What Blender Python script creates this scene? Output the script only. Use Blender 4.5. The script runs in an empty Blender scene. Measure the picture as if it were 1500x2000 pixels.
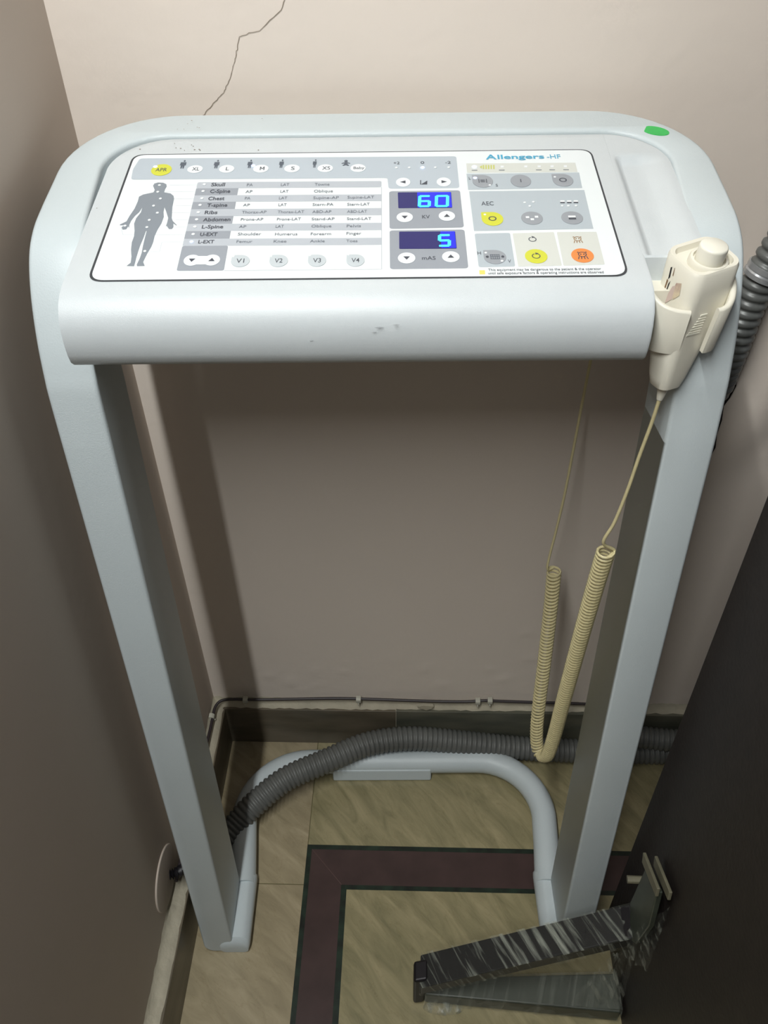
import bpy, bmesh, math, random
from mathutils import Vector, Matrix
random.seed(7)
D = bpy.data
SC = bpy.context.scene
COL = SC.collection

# ------------------------------------------------------------------ camera, world, light, exposure
cam_data = D.cameras.new('camera'); cam = D.objects.new('camera', cam_data); COL.objects.link(cam)
CAM_H = 1.35
def cam_rot(p, y, r):
    p, y, r = (math.radians(a) for a in (p, y, r))
    f = Vector((0, math.cos(p), -math.sin(p))); rt = Vector((1, 0, 0)); dn = Vector((0, -math.sin(p), -math.cos(p)))
    Z = Matrix.Rotation(y, 3, 'Z'); f, rt, dn = Z @ f, Z @ rt, Z @ dn
    c, s = math.cos(r), math.sin(r)
    rt, dn = c*rt + s*dn, -s*rt + c*dn
    return rt, dn, f
rt, dn, fw = cam_rot(41.85, 2.2, 0.9)
cam.matrix_world = Matrix(((rt.x, -dn.x, -fw.x, 0), (rt.y, -dn.y, -fw.y, 0), (rt.z, -dn.z, -fw.z, CAM_H), (0, 0, 0, 1)))
cam_data.sensor_fit = 'VERTICAL'; cam_data.sensor_height = 36; cam_data.sensor_width = 27
cam_data.lens = 1650/2000*36; cam_data.clip_start = .02; cam_data.clip_end = 50
SC.camera = cam

w = D.worlds.new('world'); SC.world = w; w.use_nodes = True
w.node_tree.nodes['Background'].inputs[0].default_value = (.93, .95, 1, 1)
w.node_tree.nodes['Background'].inputs[1].default_value = .15

def area(name, loc, target, sx, sy, power, col):
    l = D.lights.new(name, 'AREA'); l.shape = 'RECTANGLE'; l.size = sx; l.size_y = sy; l.energy = power; l.color = col
    o = D.objects.new(name, l); COL.objects.link(o); o.location = loc
    d = (Vector(target) - Vector(loc)).normalized()
    # long side of the tube runs along the room's depth (Y)
    z = -d; x = Vector((0, 1, 0)).cross(z).normalized(); y = z.cross(x)
    o.rotation_euler = Matrix((x, y, z)).transposed().to_euler()
    return o
# fluorescent tube running along the left wall, up behind the photographer
area('tube_light', (-.27, -.14, 2.15), (-.20, .12, .9), .03, 1.08, 23.5, (.97, 1, .985))

SC.view_settings.view_transform = 'Standard'; SC.view_settings.look = 'None'
SC.view_settings.exposure = 0.0; SC.view_settings.gamma = 1.0; SC.view_settings.use_curve_mapping = False

# ------------------------------------------------------------------ helpers
def lin(r, g, b):
    return tuple(((c/255)/12.92 if c/255 <= .04045 else ((c/255+.055)/1.055)**2.4) for c in (r, g, b)) + (1,)
MATS = {}
def mat(name, col, rough=.5, metal=0, bump=0, bscale=300, var=0, vscale=8, col2=None, spec=.5, emit=None, estr=0, alpha=1, aniso=None, coat=0, detail=4):
    if name in MATS: return MATS[name]
    m = D.materials.new(name); m.use_nodes = True; nt = m.node_tree; b = nt.nodes['Principled BSDF']
    b.inputs['Base Color'].default_value = col; b.inputs['Roughness'].default_value = rough
    b.inputs['Metallic'].default_value = metal; b.inputs['Specular IOR Level'].default_value = spec
    b.inputs['Coat Weight'].default_value = coat
    tc = nt.nodes.new('ShaderNodeTexCoord'); mp = nt.nodes.new('ShaderNodeMapping')
    nt.links.new(tc.outputs['Object'], mp.inputs[0])
    if aniso: mp.inputs['Scale'].default_value = aniso
    if bump:
        n = nt.nodes.new('ShaderNodeTexNoise'); n.inputs['Scale'].default_value = bscale; n.inputs['Detail'].default_value = detail
        bp = nt.nodes.new('ShaderNodeBump'); bp.inputs['Strength'].default_value = bump; bp.inputs['Distance'].default_value = .002
        nt.links.new(mp.outputs[0], n.inputs[0]); nt.links.new(n.outputs[0], bp.inputs['Height']); nt.links.new(bp.outputs[0], b.inputs['Normal'])
    if var or col2:
        n2 = nt.nodes.new('ShaderNodeTexNoise'); n2.inputs['Scale'].default_value = vscale; n2.inputs['Detail'].default_value = 6
        cr = nt.nodes.new('ShaderNodeValToRGB'); c2 = col2 or tuple(c*(1-var) for c in col[:3]) + (1,)
        cr.color_ramp.elements[0].position = .32; cr.color_ramp.elements[1].position = .68
        cr.color_ramp.elements[0].color = col; cr.color_ramp.elements[1].color = c2
        nt.links.new(mp.outputs[0], n2.inputs[0]); nt.links.new(n2.outputs[0], cr.inputs[0]); nt.links.new(cr.outputs[0], b.inputs['Base Color'])
    if emit:
        b.inputs['Emission Color'].default_value = emit; b.inputs['Emission Strength'].default_value = estr
    if alpha < 1: b.inputs['Alpha'].default_value = alpha
    MATS[name] = m
    return m

def marble(name, c1, c2, c3, scale=5, rot=.6, rough=.3, stretch=(1, 4, 1)):
    m = D.materials.new(name); m.use_nodes = True; nt = m.node_tree; b = nt.nodes['Principled BSDF']
    tc = nt.nodes.new('ShaderNodeTexCoord'); mp = nt.nodes.new('ShaderNodeMapping'); nt.links.new(tc.outputs['Object'], mp.inputs[0])
    mr = nt.nodes.new('ShaderNodeMapping'); mr.inputs['Rotation'].default_value = (0, 0, rot); nt.links.new(tc.outputs['Object'], mr.inputs[0]); nt.links.new(mr.outputs[0], mp.inputs[0])
    mp.inputs['Scale'].default_value = stretch
    n = nt.nodes.new('ShaderNodeTexNoise'); n.inputs['Scale'].default_value = scale; n.inputs['Detail'].default_value = 9; n.inputs['Roughness'].default_value = .62; n.inputs['Distortion'].default_value = .9
    cr = nt.nodes.new('ShaderNodeValToRGB'); e = cr.color_ramp.elements
    e[0].position = .3; e[0].color = c1; e[1].position = .72; e[1].color = c3; k = e.new(.5); k.color = c2
    # thin darker veins
    n2 = nt.nodes.new('ShaderNodeTexNoise'); n2.inputs['Scale'].default_value = scale*1.3; n2.inputs['Detail'].default_value = 8; n2.inputs['Distortion'].default_value = 1.6
    r2 = nt.nodes.new('ShaderNodeValToRGB'); e2 = r2.color_ramp.elements
    e2[0].position = .485; e2[0].color = (1, 1, 1, 1); e2[1].position = .515; e2[1].color = (1, 1, 1, 1); kk = e2.new(.5); kk.color = (.86, .84, .8, 1)
    mx = nt.nodes.new('ShaderNodeMix'); mx.data_type = 'RGBA'; mx.blend_type = 'MULTIPLY'; mx.inputs[0].default_value = .8
    for a in (n, n2): nt.links.new(mp.outputs[0], a.inputs[0])
    nt.links.new(n.outputs[0], cr.inputs[0]); nt.links.new(n2.outputs[0], r2.inputs[0])
    nt.links.new(cr.outputs[0], mx.inputs[6]); nt.links.new(r2.outputs[0], mx.inputs[7]); nt.links.new(mx.outputs[2], b.inputs['Base Color'])
    b.inputs['Roughness'].default_value = rough
    MATS[name] = m; return m

class MB:
    """mesh builder: collects vertices and faces, with a material index per face"""
    def __init__(s): s.v = []; s.f = []; s.m = []; s.mats = []
    def mi(s, m):
        if m is None: return 0
        if m not in s.mats: s.mats.append(m)
        return s.mats.index(m)
    def add(s, vs, fs, m=None):
        o = len(s.v); s.v += [Vector(v) for v in vs]; k = s.mi(m)
        for f in fs: s.f.append([i+o for i in f]); s.m.append(k)
    def box(s, a, b, m=None):
        (x0, y0, z0), (x1, y1, z1) = a, b
        s.add([(x0,y0,z0),(x1,y0,z0),(x1,y1,z0),(x0,y1,z0),(x0,y0,z1),(x1,y0,z1),(x1,y1,z1),(x0,y1,z1)],
              [(0,3,2,1),(4,5,6,7),(0,1,5,4),(1,2,6,5),(2,3,7,6),(3,0,4,7)], m)
    def hexa(s, c, m=None):      # eight corners, bottom loop then top loop
        s.add(c, [(0,3,2,1),(4,5,6,7),(0,1,5,4),(1,2,6,5),(2,3,7,6),(3,0,4,7)], m)
    def loft(s, loops, m=None, closed=True, caps=True):
        n = len(loops[0]); vs = [p for l in loops for p in l]; fs = []
        for i in range(len(loops)-1):
            for j in range(n if closed else n-1):
                k = (j+1) % n; fs.append((i*n+j, i*n+k, (i+1)*n+k, (i+1)*n+j))
        if caps: fs.append(tuple(range(n))[::-1]); fs.append(tuple((len(loops)-1)*n+j for j in range(n)))
        s.add(vs, fs, m)
    def tube(s, pts, r, n=12, m=None, caps=True):
        rs = r if isinstance(r, (list, tuple)) else [r]*len(pts)
        s.loft([[c + (a*math.cos(t) + b*math.sin(t))*rr for t in [2*math.pi*j/n for j in range(n)]] for c, a, b, rr in zip(*frames(pts), rs)], m, True, caps)
    def build(s, name, m=None, parent=None, smooth=True, angle=35, bevel=0, seg=2, recalc=True):
        me = D.meshes.new(name); me.from_pydata([tuple(v) for v in s.v], [], s.f)
        for mm in (s.mats or [m]): me.materials.append(mm if mm else m)
        if s.mats:
            for p, k in zip(me.polygons, s.m): p.material_index = k
        bm = bmesh.new(); bm.from_mesh(me)
        if recalc: bmesh.ops.recalc_face_normals(bm, faces=bm.faces)
        bm.to_mesh(me); bm.free()
        if smooth:
            me.shade_smooth(); me.set_sharp_from_angle(angle=math.radians(angle))
        me.update()
        o = D.objects.new(name, me); COL.objects.link(o); o.parent = parent
        if bevel:
            md = o.modifiers.new('bevel', 'BEVEL'); md.width = bevel; md.segments = seg; md.limit_method = 'ANGLE'; md.angle_limit = math.radians(40)
            md.harden_normals = True
        return o

def frames(pts):
    """centre line plus two parallel-transported normals"""
    pts = [Vector(p) for p in pts]; T = []
    for i in range(len(pts)):
        a = pts[max(i-1, 0)]; b = pts[min(i+1, len(pts)-1)]; T.append((b-a).normalized())
    up = Vector((0, 0, 1)) if abs(T[0].z) < .9 else Vector((0, 1, 0))
    a = T[0].cross(up).normalized(); A = []; B = []
    for t in T:
        a = (a - t*a.dot(t)).normalized(); A.append(a.copy()); B.append(t.cross(a))
    return pts, A, B
def spline(pts, n=12):
    P = [Vector(p) for p in pts]; P = [P[0]*2-P[1]] + P + [P[-1]*2-P[-2]]; out = []
    for i in range(1, len(P)-2):
        for k in range(n):
            t = k/n; a, b, c, d = P[i-1], P[i], P[i+1], P[i+2]
            out.append(.5*((2*b) + (c-a)*t + (2*a-5*b+4*c-d)*t*t + (3*b-a-3*c+d)*t**3))
    out.append(P[-2]); return out
def resample(pts, step):
    L = [0]
    for a, b in zip(pts, pts[1:]): L.append(L[-1] + (b-a).length)
    n = max(2, int(L[-1]/step)); out = []; j = 0
    for k in range(n+1):
        d = L[-1]*k/n
        while j < len(L)-2 and L[j+1] < d: j += 1
        t = (d-L[j])/max(L[j+1]-L[j], 1e-9); out.append(pts[j].lerp(pts[j+1], min(max(t, 0), 1)))
    return out
def empty(name, loc=(0, 0, 0), rz=0, label=None, cat=None, group=None):
    o = D.objects.new(name, None); COL.objects.link(o); o.location = loc; o.rotation_euler = (0, 0, rz); o.empty_display_size = .05
    return tag(o, label, cat, group)
def tag(o, label=None, cat=None, group=None, kind=None):
    if label: o['label'] = label
    if cat: o['category'] = cat
    if group: o['group'] = group
    if kind: o['kind'] = kind
    return o
def struct(o, label=None): return tag(o, label, None, None, 'structure')
def sstep(a, b, x):
    t = min(max((x-a)/(b-a), 0), 1); return t*t*(3-2*t)

# ------------------------------------------------------------------ materials
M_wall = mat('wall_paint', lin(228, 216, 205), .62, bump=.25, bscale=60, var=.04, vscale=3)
M_wall2 = mat('wall_paint_shaded', lin(204, 191, 179), .7, bump=.06, bscale=60, var=.06, vscale=3)  # back wall's paint, with the side wall's shade darkened into the colour
M_plaster = mat('cream_plaster', lin(186, 178, 158), .8, bump=.8, bscale=90, var=.18, vscale=30)
M_skirt = mat('skirting_stone', lin(112, 102, 86), .35, bump=.1, bscale=60, col2=lin(86, 80, 66), vscale=9, aniso=(1, 1, 4))
M_skirt2 = mat('skirting_stone_grey', lin(106, 104, 90), .35, bump=.1, bscale=60, col2=lin(78, 80, 70), vscale=9, aniso=(1, 1, 4))
M_frame = mat('powder_coat', lin(200, 209, 212), .42, bump=.12, bscale=700, var=.03, vscale=14)
M_house = mat('powder_coat_light', lin(204, 210, 213), .34, bump=.14, bscale=1500, var=.03, vscale=20)
M_gap = mat('gap_shade', lin(60, 62, 66), .7)
M_white = mat('panel_film', lin(228, 234, 236), .32)
M_ivory = mat('ivory_plastic', lin(226, 222, 208), .38, bump=.03, bscale=400)
M_ivory2 = mat('ivory_plastic_light', lin(234, 231, 218), .35)
M_cord = mat('yellowed_cord', lin(218, 206, 160), .42, var=.10, vscale=60)
M_hose = mat('grey_hose', lin(104, 105, 102), .45, var=.25, vscale=12, bump=.1, bscale=90)
M_conduit = mat('galvanised_conduit', lin(116, 118, 116), .38, metal=.15, var=.35, vscale=30, bump=.1, bscale=80)
M_chrome = mat('chrome_collar', lin(200, 202, 204), .25, metal=.6)
M_cable = mat('dark_cable', lin(52, 44, 46), .5)
M_clip = mat('white_clip', lin(186, 184, 170), .5)
M_wood = mat('dark_laminate', lin(40, 34, 32), .5, bump=.25, bscale=160, var=.25, vscale=60)
M_steel = mat('dark_steel', lin(36, 33, 36), .4, metal=.4, var=.2, vscale=20)
M_tape = mat('black_tape', lin(24, 22, 26), .45)
M_crack = mat('crack_line', lin(142, 130, 116), .9)
M_dark = mat('slot_shade_and_scratch', lin(34, 28, 26), .9)
M_green = mat('green_sticker', lin(58, 190, 92), .4, var=.15, vscale=90)
M_yellow = mat('old_glue', lin(196, 160, 40), .5, var=.2, vscale=200)
M_stain = mat('brown_stain', lin(120, 92, 62), .6)
M_paper = mat('torn_label', lin(216, 204, 172), .6, col2=lin(176, 150, 140), vscale=120)
def film_mat(name, lo, hi, scale, an, rot):
    """clear stretch film: see-through, with the glints along its creases painted in as pale streaks"""
    m = D.materials.new(name); m.use_nodes = True; nt = m.node_tree; nt.nodes.clear()
    out = nt.nodes.new('ShaderNodeOutputMaterial'); tr = nt.nodes.new('ShaderNodeBsdfTransparent'); df = nt.nodes.new('ShaderNodeBsdfPrincipled')
    df.inputs['Base Color'].default_value = lin(176, 180, 168); df.inputs['Roughness'].default_value = .22; df.inputs['Specular IOR Level'].default_value = 1
    tc = nt.nodes.new('ShaderNodeTexCoord'); mr = nt.nodes.new('ShaderNodeMapping'); mr.inputs['Rotation'].default_value = rot; mp = nt.nodes.new('ShaderNodeMapping'); mp.inputs['Scale'].default_value = an
    n = nt.nodes.new('ShaderNodeTexNoise'); n.inputs['Scale'].default_value = scale; n.inputs['Detail'].default_value = 5; n.inputs['Distortion'].default_value = .4
    rp = nt.nodes.new('ShaderNodeMapRange'); rp.inputs['From Min'].default_value = .52; rp.inputs['From Max'].default_value = .74; rp.inputs['To Min'].default_value = lo; rp.inputs['To Max'].default_value = hi
    bp = nt.nodes.new('ShaderNodeBump'); bp.inputs['Strength'].default_value = 1; bp.inputs['Distance'].default_value = .004
    mx = nt.nodes.new('ShaderNodeMixShader'); L_ = nt.links.new
    L_(tc.outputs['Object'], mr.inputs[0]); L_(mr.outputs[0], mp.inputs[0]); L_(mp.outputs[0], n.inputs[0]); L_(n.outputs[0], rp.inputs['Value']); L_(n.outputs[0], bp.inputs['Height']); L_(bp.outputs[0], df.inputs['Normal'])
    L_(rp.outputs[0], mx.inputs[0]); L_(tr.outputs[0], mx.inputs[1]); L_(df.outputs[0], mx.inputs[2]); L_(mx.outputs[0], out.inputs[0]); return m
M_film = film_mat('stretch_film', .12, .35, 110, (1, .06, .3), (0, 0, .3))
M_film2 = film_mat('stretch_film_front', .05, .55, 150, (1, .3, .05), (0, .38, 0))
M_film3 = film_mat('stretch_film_top', .05, .75, 150, (1, .045, .3), (0, 0, -.45))
stone = marble('beige_marble', lin(142, 130, 104), lin(158, 145, 117), lin(174, 160, 132), 9, .7)
stone2 = marble('green_marble', lin(124, 118, 88), lin(146, 137, 104), lin(166, 154, 120), 11, .9)
M_maroon = mat('maroon_stone', lin(72, 55, 53), .3, var=.25, vscale=25)
M_edge = mat('black_green_stone', lin(18, 22, 19), .3, col2=lin(36, 54, 42), vscale=45)
M_joint = mat('tile_joint', lin(104, 96, 66), .8)

# ------------------------------------------------------------------ the room
YW, XW = .885, -.3405
# back wall, a fine grid in its visible lower part so the plaster can be uneven
def wall_h(x, z):
    """how far the plaster of the back wall stands out: the lump over the buried conduit and low bumps"""
    h = 0
    if x > .33:                                   # rough filled-in channel beside the conduit
        cx = .425 + .03*math.sin(z*9)
        h += .012*math.exp(-((x-cx)/.035)**2)*sstep(.60, .72, z)*(1-sstep(.83, .97, z))
    for bx, bz, br, bh in BUMPS: 
        d = ((x-bx)**2+(z-bz)**2)/(br*br)
        if d < 9: h += bh*math.exp(-d)
    return h
BUMPS = [(-.283, .167, .006, .003), (-.277, .150, .008, .003), (.03, .2, .006, .002), (.14, .205, .006, .002), (-.1, .215, .004, .0015), (.19, .3, .008, .0015), (-.2, .165, .01, .0015)]
for _ in range(26): BUMPS.append((random.uniform(-.3, .5), random.uniform(.125, .24), random.uniform(.003, .012), random.uniform(.0005, .0018)))
b = MB(); xs = [XW] + [XW + .0075*i for i in range(1, 125)] + [.7, 1.0, 1.6]; zs = [0, .06] + [.10 + .0065*i for i in range(60)] + [.5+.02*i for i in range(26)] + [1.1, 1.4, 2.4]
b.add([(x, YW - wall_h(x, z), z) for z in zs for x in xs], [(j*len(xs)+i, j*len(xs)+i+1, (j+1)*len(xs)+i+1, (j+1)*len(xs)+i) for j in range(len(zs)-1) for i in range(len(xs)-1)])
n0 = len(b.v); b.box((XW, YW+.04, 0), (1.6, YW+.1, 2.4))
wb = struct(b.build('wall_back', M_wall, recalc=False), 'cream painted back wall with a hairline crack')
# hairline crack
def ribbon(pts, wdt, m, name, parent, y):
    rb = MB(); P = [Vector((p[0], y, p[1])) for p in pts]; L_, R_ = [], []
    for i, p in enumerate(P):
        t = (P[min(i+1, len(P)-1)] - P[max(i-1, 0)]).normalized(); nn = Vector((-t.z, 0, t.x)); ww = wdt*(.5+.5*random.random())
        L_.append(p+nn*ww/2); R_.append(p-nn*ww/2)
    rb.add(L_+R_, [(i, i+1, len(P)+i+1, len(P)+i) for i in range(len(P)-1)]); return rb.build(name, m, parent, smooth=False)
cr = [(-.112, 1.196), (-.122, 1.176), (-.143, 1.160), (-.163, 1.155), (-.167, 1.142), (-.172, 1.129), (-.178, 1.116), (-.185, 1.106), (-.196, 1.096), (-.209, 1.084), (-.222, 1.068)]
cc = []
for (x0, z0), (x1, z1) in zip(cr, cr[1:]):
    for k in range(6):
        t = k/6; cc.append((x0+(x1-x0)*t+random.uniform(-.0006, .0006), z0+(z1-z0)*t+random.uniform(-.0006, .0006)))
ribbon(cc, .0008, M_crack, 'crack', wb, YW-.0006)
# small scratches on the wall beyond the right leg
ribbon([(.361, .629), (.366, .630), (.371, .627)], .0018, M_dark, 'scratch', wb, YW-.0008)

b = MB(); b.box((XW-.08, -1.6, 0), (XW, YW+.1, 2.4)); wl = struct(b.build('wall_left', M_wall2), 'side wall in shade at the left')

# floor: stone flags with a maroon and black inlaid border
b = MB(); X = [XW, -.162, -.154, -.1015, -.0925, 1.6]; Y = [-1.6, .601, .6085, .6665, .6745, YW]
def fl(x0, x1, y0, y1, m): b.add([(x0, y0, 0), (x1, y0, 0), (x1, y1, 0), (x0, y1, 0)], [(0, 1, 2, 3)], m)
fl(XW, X[1], Y[0], .6065, stone); fl(XW, X[1], .6065, .608, M_joint); fl(XW, X[1], .608, YW, stone)
fl(X[1], X[1]+.0015, Y[4], YW, M_joint); fl(X[1]+.0015, X[5], Y[4], YW, stone2)
fl(X[1], X[2], Y[0], Y[4], M_edge); fl(X[2], X[5], Y[3], Y[4], M_edge)
fl(X[2], X[3], Y[0], Y[3], M_maroon); fl(X[3], X[5], Y[2], Y[3], M_maroon); 
fl(X[3], X[4], Y[0], Y[2], M_edge); fl(X[4], X[5], Y[1], Y[2], M_edge)
fl(X[4], X[5], Y[0], Y[1], stone2)
M_mitre = mat('mitre_joint', lin(100, 78, 72), .5)
b.add([(X[2], Y[3], .0002), (X[3], Y[2], .0002), (X[3]+.0007, Y[2]+.0004, .0002), (X[2]+.0007, Y[3]-.0001, .0002)], [(0, 1, 2, 3)], M_mitre)
b.box((XW-.08, -1.6, -.06), (1.6, YW+.1, -.01), stone)
struct(b.build('floor', None, recalc=False, smooth=False), 'beige stone floor with a maroon inlaid border')

# stone skirtings and the rough plaster ledges on top of them
b = MB(); b.box((XW, .869, 0), (-.0185, YW, .101), M_skirt); b.box((-.0175, .869, 0), (1.6, YW, .102), M_skirt2); b.box((-.0185, .8695, 0), (-.0175, YW, .1), M_plaster)
struct(b.build('baseboard_back', None, bevel=.0012), 'brown stone skirting along the back wall')
b = MB(); b.box((XW, -1.6, 0), (-.319, .869, .1)); struct(b.build('baseboard_left', M_skirt, bevel=.0012), 'brown stone skirting along the left wall')
def ledge(name, p0, p1, inn, h0, h1, n, lab):
    """wedge of hand-laid plaster: from the skirting's top edge up to the wall"""
    lb = MB(); loops = []
    for i in range(n+1):
        t = i/n; c = Vector(p0).lerp(Vector(p1), t); q = inn
        hh = h1 + random.uniform(-.0035, .0035); oo = random.uniform(-.0012, .0012)
        loops.append([c + q*0 + Vector((0, 0, h0)), c + q*(.1) + Vector((0, 0, h0+.002+oo)), c + q*.45 + Vector((0, 0, h0+.006+oo)), c + q*.85 + Vector((0, 0, h0+.010+oo)), c + q*1.02 + Vector((0, 0, h0+hh)), c + q*1.4 + Vector((0, 0, h0+hh)), c + q*1.4 + Vector((0, 0, h0))])
    lb.loft(loops); return struct(lb.build(name, M_plaster, angle=60), lab)
ledge('trim_1', (XW, .870, 0), (1.5, .870, 0), Vector((0, .0155, 0)), .0985, .019, 190, 'rough cream plaster ledge above the back skirting')
ledge('trim_2', (-.320, -1.55, 0), (-.320, .885, 0), Vector((-.021, 0, 0)), .0985, .021, 200, 'rough cream plaster ledge above the left skirting')
# a flaking chip of plaster
b = MB(); pr = [(0, 0), (.012, .003), (.03, .001), (.026, -.006), (.017, -.0105), (.008, -.006)]
b.loft([[Vector((.018+x, .868, .119+z)) for x, z in pr], [Vector((.018+x*.95, .874, .1185+z*.8)) for x, z in pr]]); b.build('plaster_flake', M_plaster, wb)

# control panel artwork, millimetres on the panel face
PANEL_POLYS = [('lg', 1, [(5.7, 179.6), (288.3, 177.1), (288.2, 124.6), (228.0, 124.7), (227.0, 141.3), (224.4, 142.1), (4.5, 144.0), (2.9, 161.2)], 3), ('mg', 1, [(63.2, 138.5), (221.9, 137.1), (221.9, 127.2), (63.3, 128.5)], 2), ('dg', 1, [(63.3, 128.5), (99.6, 128.2), (99.7, 117.1), (63.4, 117.4)], 0), ('mg', 1, [(63.4, 117.4), (221.9, 116.0), (222.0, 105.8), (63.5, 107.2)], 0), ('dg', 1, [(63.5, 107.2), (99.8, 106.9), (100.0, 95.9), (63.6, 96.2)], 0), ('mg', 1, [(63.6, 96.2), (222.0, 94.9), (222.0, 84.5), (63.8, 85.8)], 0), ('dg', 1, [(63.8, 85.8), (100.1, 85.5), (100.2, 74.2), (63.9, 74.5)], 0), ('mg', 1, [(63.9, 74.5), (222.1, 73.2), (222.1, 62.9), (64.0, 64.2)], 0), ('dg', 1, [(64.0, 64.2), (100.4, 63.9), (100.5, 53.0), (64.1, 53.3)], 0), ('mg', 1, [(64.1, 53.3), (222.1, 52.0), (222.2, 42.3), (64.2, 43.6)], 0), ('dg', 1, [(64.2, 43.6), (100.6, 43.3), (101.1, 10.3), (64.6, 10.6)], 2), ('fg', 1, [(25.4, 133.5), (25.8, 137.0), (28.7, 138.8), (33.4, 138.3), (36.5, 135.8), (37.4, 131.9), (36.7, 127.7), (36.7, 122.9), (42.5, 121.0), (45.6, 117.2), (46.8, 112.5), (47.4, 99.6), (49.4, 83.4), (51.0, 79.0), (55.3, 72.9), (54.9, 72.4), (52.0, 75.5), (52.9, 70.3), (52.2, 67.4), (49.7, 67.4), (47.1, 72.1), (46.5, 71.2), (46.7, 77.3), (46.5, 83.5), (42.9, 94.2), (40.8, 99.6), (41.2, 92.4), (42.6, 85.3), (42.2, 75.6), (40.6, 67.0), (39.7, 57.6), (40.0, 49.2), (39.6, 42.6), (38.1, 34.5), (37.3, 28.1), (36.8, 22.5), (39.0, 17.3), (33.0, 17.1), (32.4, 19.4), (33.2, 27.3), (33.4, 34.5), (32.7, 44.3), (32.3, 54.3), (32.0, 65.3), (31.4, 64.5), (31.1, 54.3), (30.4, 44.4), (30.3, 36.2), (30.4, 27.4), (30.6, 22.6), (30.7, 17.1), (24.7, 17.5), (27.2, 21.8), (26.3, 29.8), (24.1, 39.5), (22.9, 49.4), (23.1, 57.7), (22.1, 65.4), (19.8, 75.8), (20.0, 83.7), (22.4, 92.6), (22.2, 99.8), (20.9, 92.6), (18.4, 87.2), (16.6, 80.2), (16.2, 74.1), (16.9, 69.4), (15.7, 71.8), (14.9, 67.7), (12.1, 67.2), (10.5, 70.6), (12.0, 73.6), (8.4, 73.6), (8.5, 75.0), (12.9, 79.3), (13.9, 87.3), (16.0, 98.0), (16.7, 109.0), (16.4, 116.5), (19.4, 119.8), (27.5, 123.0), (28.0, 126.8)], 0), ('dg', 1, [(228.4, 120.6), (288.4, 120.9), (288.5, 65.3), (228.5, 64.3)], 3), ('dg', 1, [(228.5, 62.1), (288.7, 62.3), (288.6, 10.1), (228.6, 10.0)], 3), ('be', 1, [(296.5, 164.7), (392.1, 163.8), (391.9, 148.3), (296.2, 149.1)], 0), ('lg2', 1, [(295.6, 147.4), (393.1, 147.4), (392.1, 122.4), (295.4, 121.6)], 0), ('lg2', 1, [(296.1, 119.2), (393.3, 119.2), (392.1, 61.5), (296.3, 60.1)], 0), ('lg2', 1, [(296.5, 56.4), (324.8, 56.9), (324.6, 11.8), (296.6, 11.4)], 2), ('be', 1, [(326.8, 56.2), (359.8, 57.4), (360.4, 12.2), (326.9, 11.8)], 1), ('be', 1, [(362.2, 57.3), (393.8, 57.1), (393.3, 13.3), (361.6, 12.2)], 1), ('pale', 3, [(73.9, 29.4), (89.5, 29.3), (90.8, 18.1), (75.3, 18.2)], 0), ('wy', 1, [(296.7, 7.4), (301.0, 7.4), (300.9, 2.2), (296.6, 2.2)], 0), ('tx', 2, [(255.2, 137.7), (256.0, 137.6), (255.8, 131.0), (261.3, 136.8), (261.0, 130.5), (254.9, 130.6)], 0), ('wh', 2, [(371.0, 103.4), (374.5, 103.4), (374.5, 101.0), (370.7, 101.0)], 0), ('tx', 2, [(370.7, 101.0), (374.5, 101.0), (374.2, 99.0), (370.4, 99.1)], 0), ('wh', 2, [(376.6, 103.3), (380.0, 103.3), (380.1, 100.9), (376.3, 101.0)], 0), ('tx', 2, [(376.3, 101.0), (380.1, 100.9), (379.8, 99.0), (376.0, 99.0)], 0), ('wh', 2, [(382.2, 103.3), (385.6, 103.3), (385.6, 100.9), (381.8, 100.9)], 0), ('tx', 2, [(381.8, 100.9), (385.6, 100.9), (385.3, 98.9), (381.5, 99.0)], 0), ('wy2', 2, [(310.7, 161.5), (312.0, 161.5), (311.6, 154.6), (310.3, 154.6)], 0), ('wy2', 2, [(312.9, 161.5), (314.3, 161.5), (313.8, 154.5), (312.5, 154.6)], 0), ('wy2', 2, [(315.2, 161.5), (316.5, 161.4), (316.1, 154.5), (314.7, 154.5)], 0), ('wy2', 2, [(317.4, 161.4), (318.8, 161.4), (318.3, 154.5), (317.0, 154.5)], 0), ('wy2', 2, [(319.7, 161.4), (321.0, 161.4), (320.6, 154.5), (319.2, 154.5)], 0), ('wy2', 2, [(307.7, 158.5), (310.2, 161.1), (309.6, 155.0)], 0), ('tx2', 2, [(300.5, 153.4), (305.5, 153.3), (305.4, 152.2), (300.5, 152.3)], 0), ('tx2', 2, [(324.2, 153.2), (329.1, 153.1), (329.0, 152.0), (324.1, 152.0)], 0), ('tx2', 2, [(356.4, 152.9), (361.3, 152.8), (361.2, 151.7), (356.3, 151.8)], 0), ('tx2', 2, [(368.0, 152.8), (372.9, 152.7), (372.8, 151.6), (367.9, 151.7)], 0), ('tx2', 2, [(380.1, 152.7), (385.0, 152.6), (384.8, 151.5), (379.9, 151.6)], 0), ('wh', 2, [(326.3, 160.1), (329.0, 160.0), (328.6, 156.6), (325.9, 156.6)], 0), ('wh', 2, [(346.9, 159.9), (349.6, 159.9), (349.2, 156.4), (346.5, 156.4)], 0), ('wh', 2, [(358.6, 159.8), (361.3, 159.7), (360.9, 156.3), (358.2, 156.3)], 0), ('wh', 2, [(369.9, 159.7), (372.6, 159.7), (372.1, 156.2), (369.4, 156.2)], 0), ('wh', 2, [(381.5, 159.6), (384.2, 159.5), (383.7, 156.1), (381.0, 156.1)], 0)]
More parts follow.
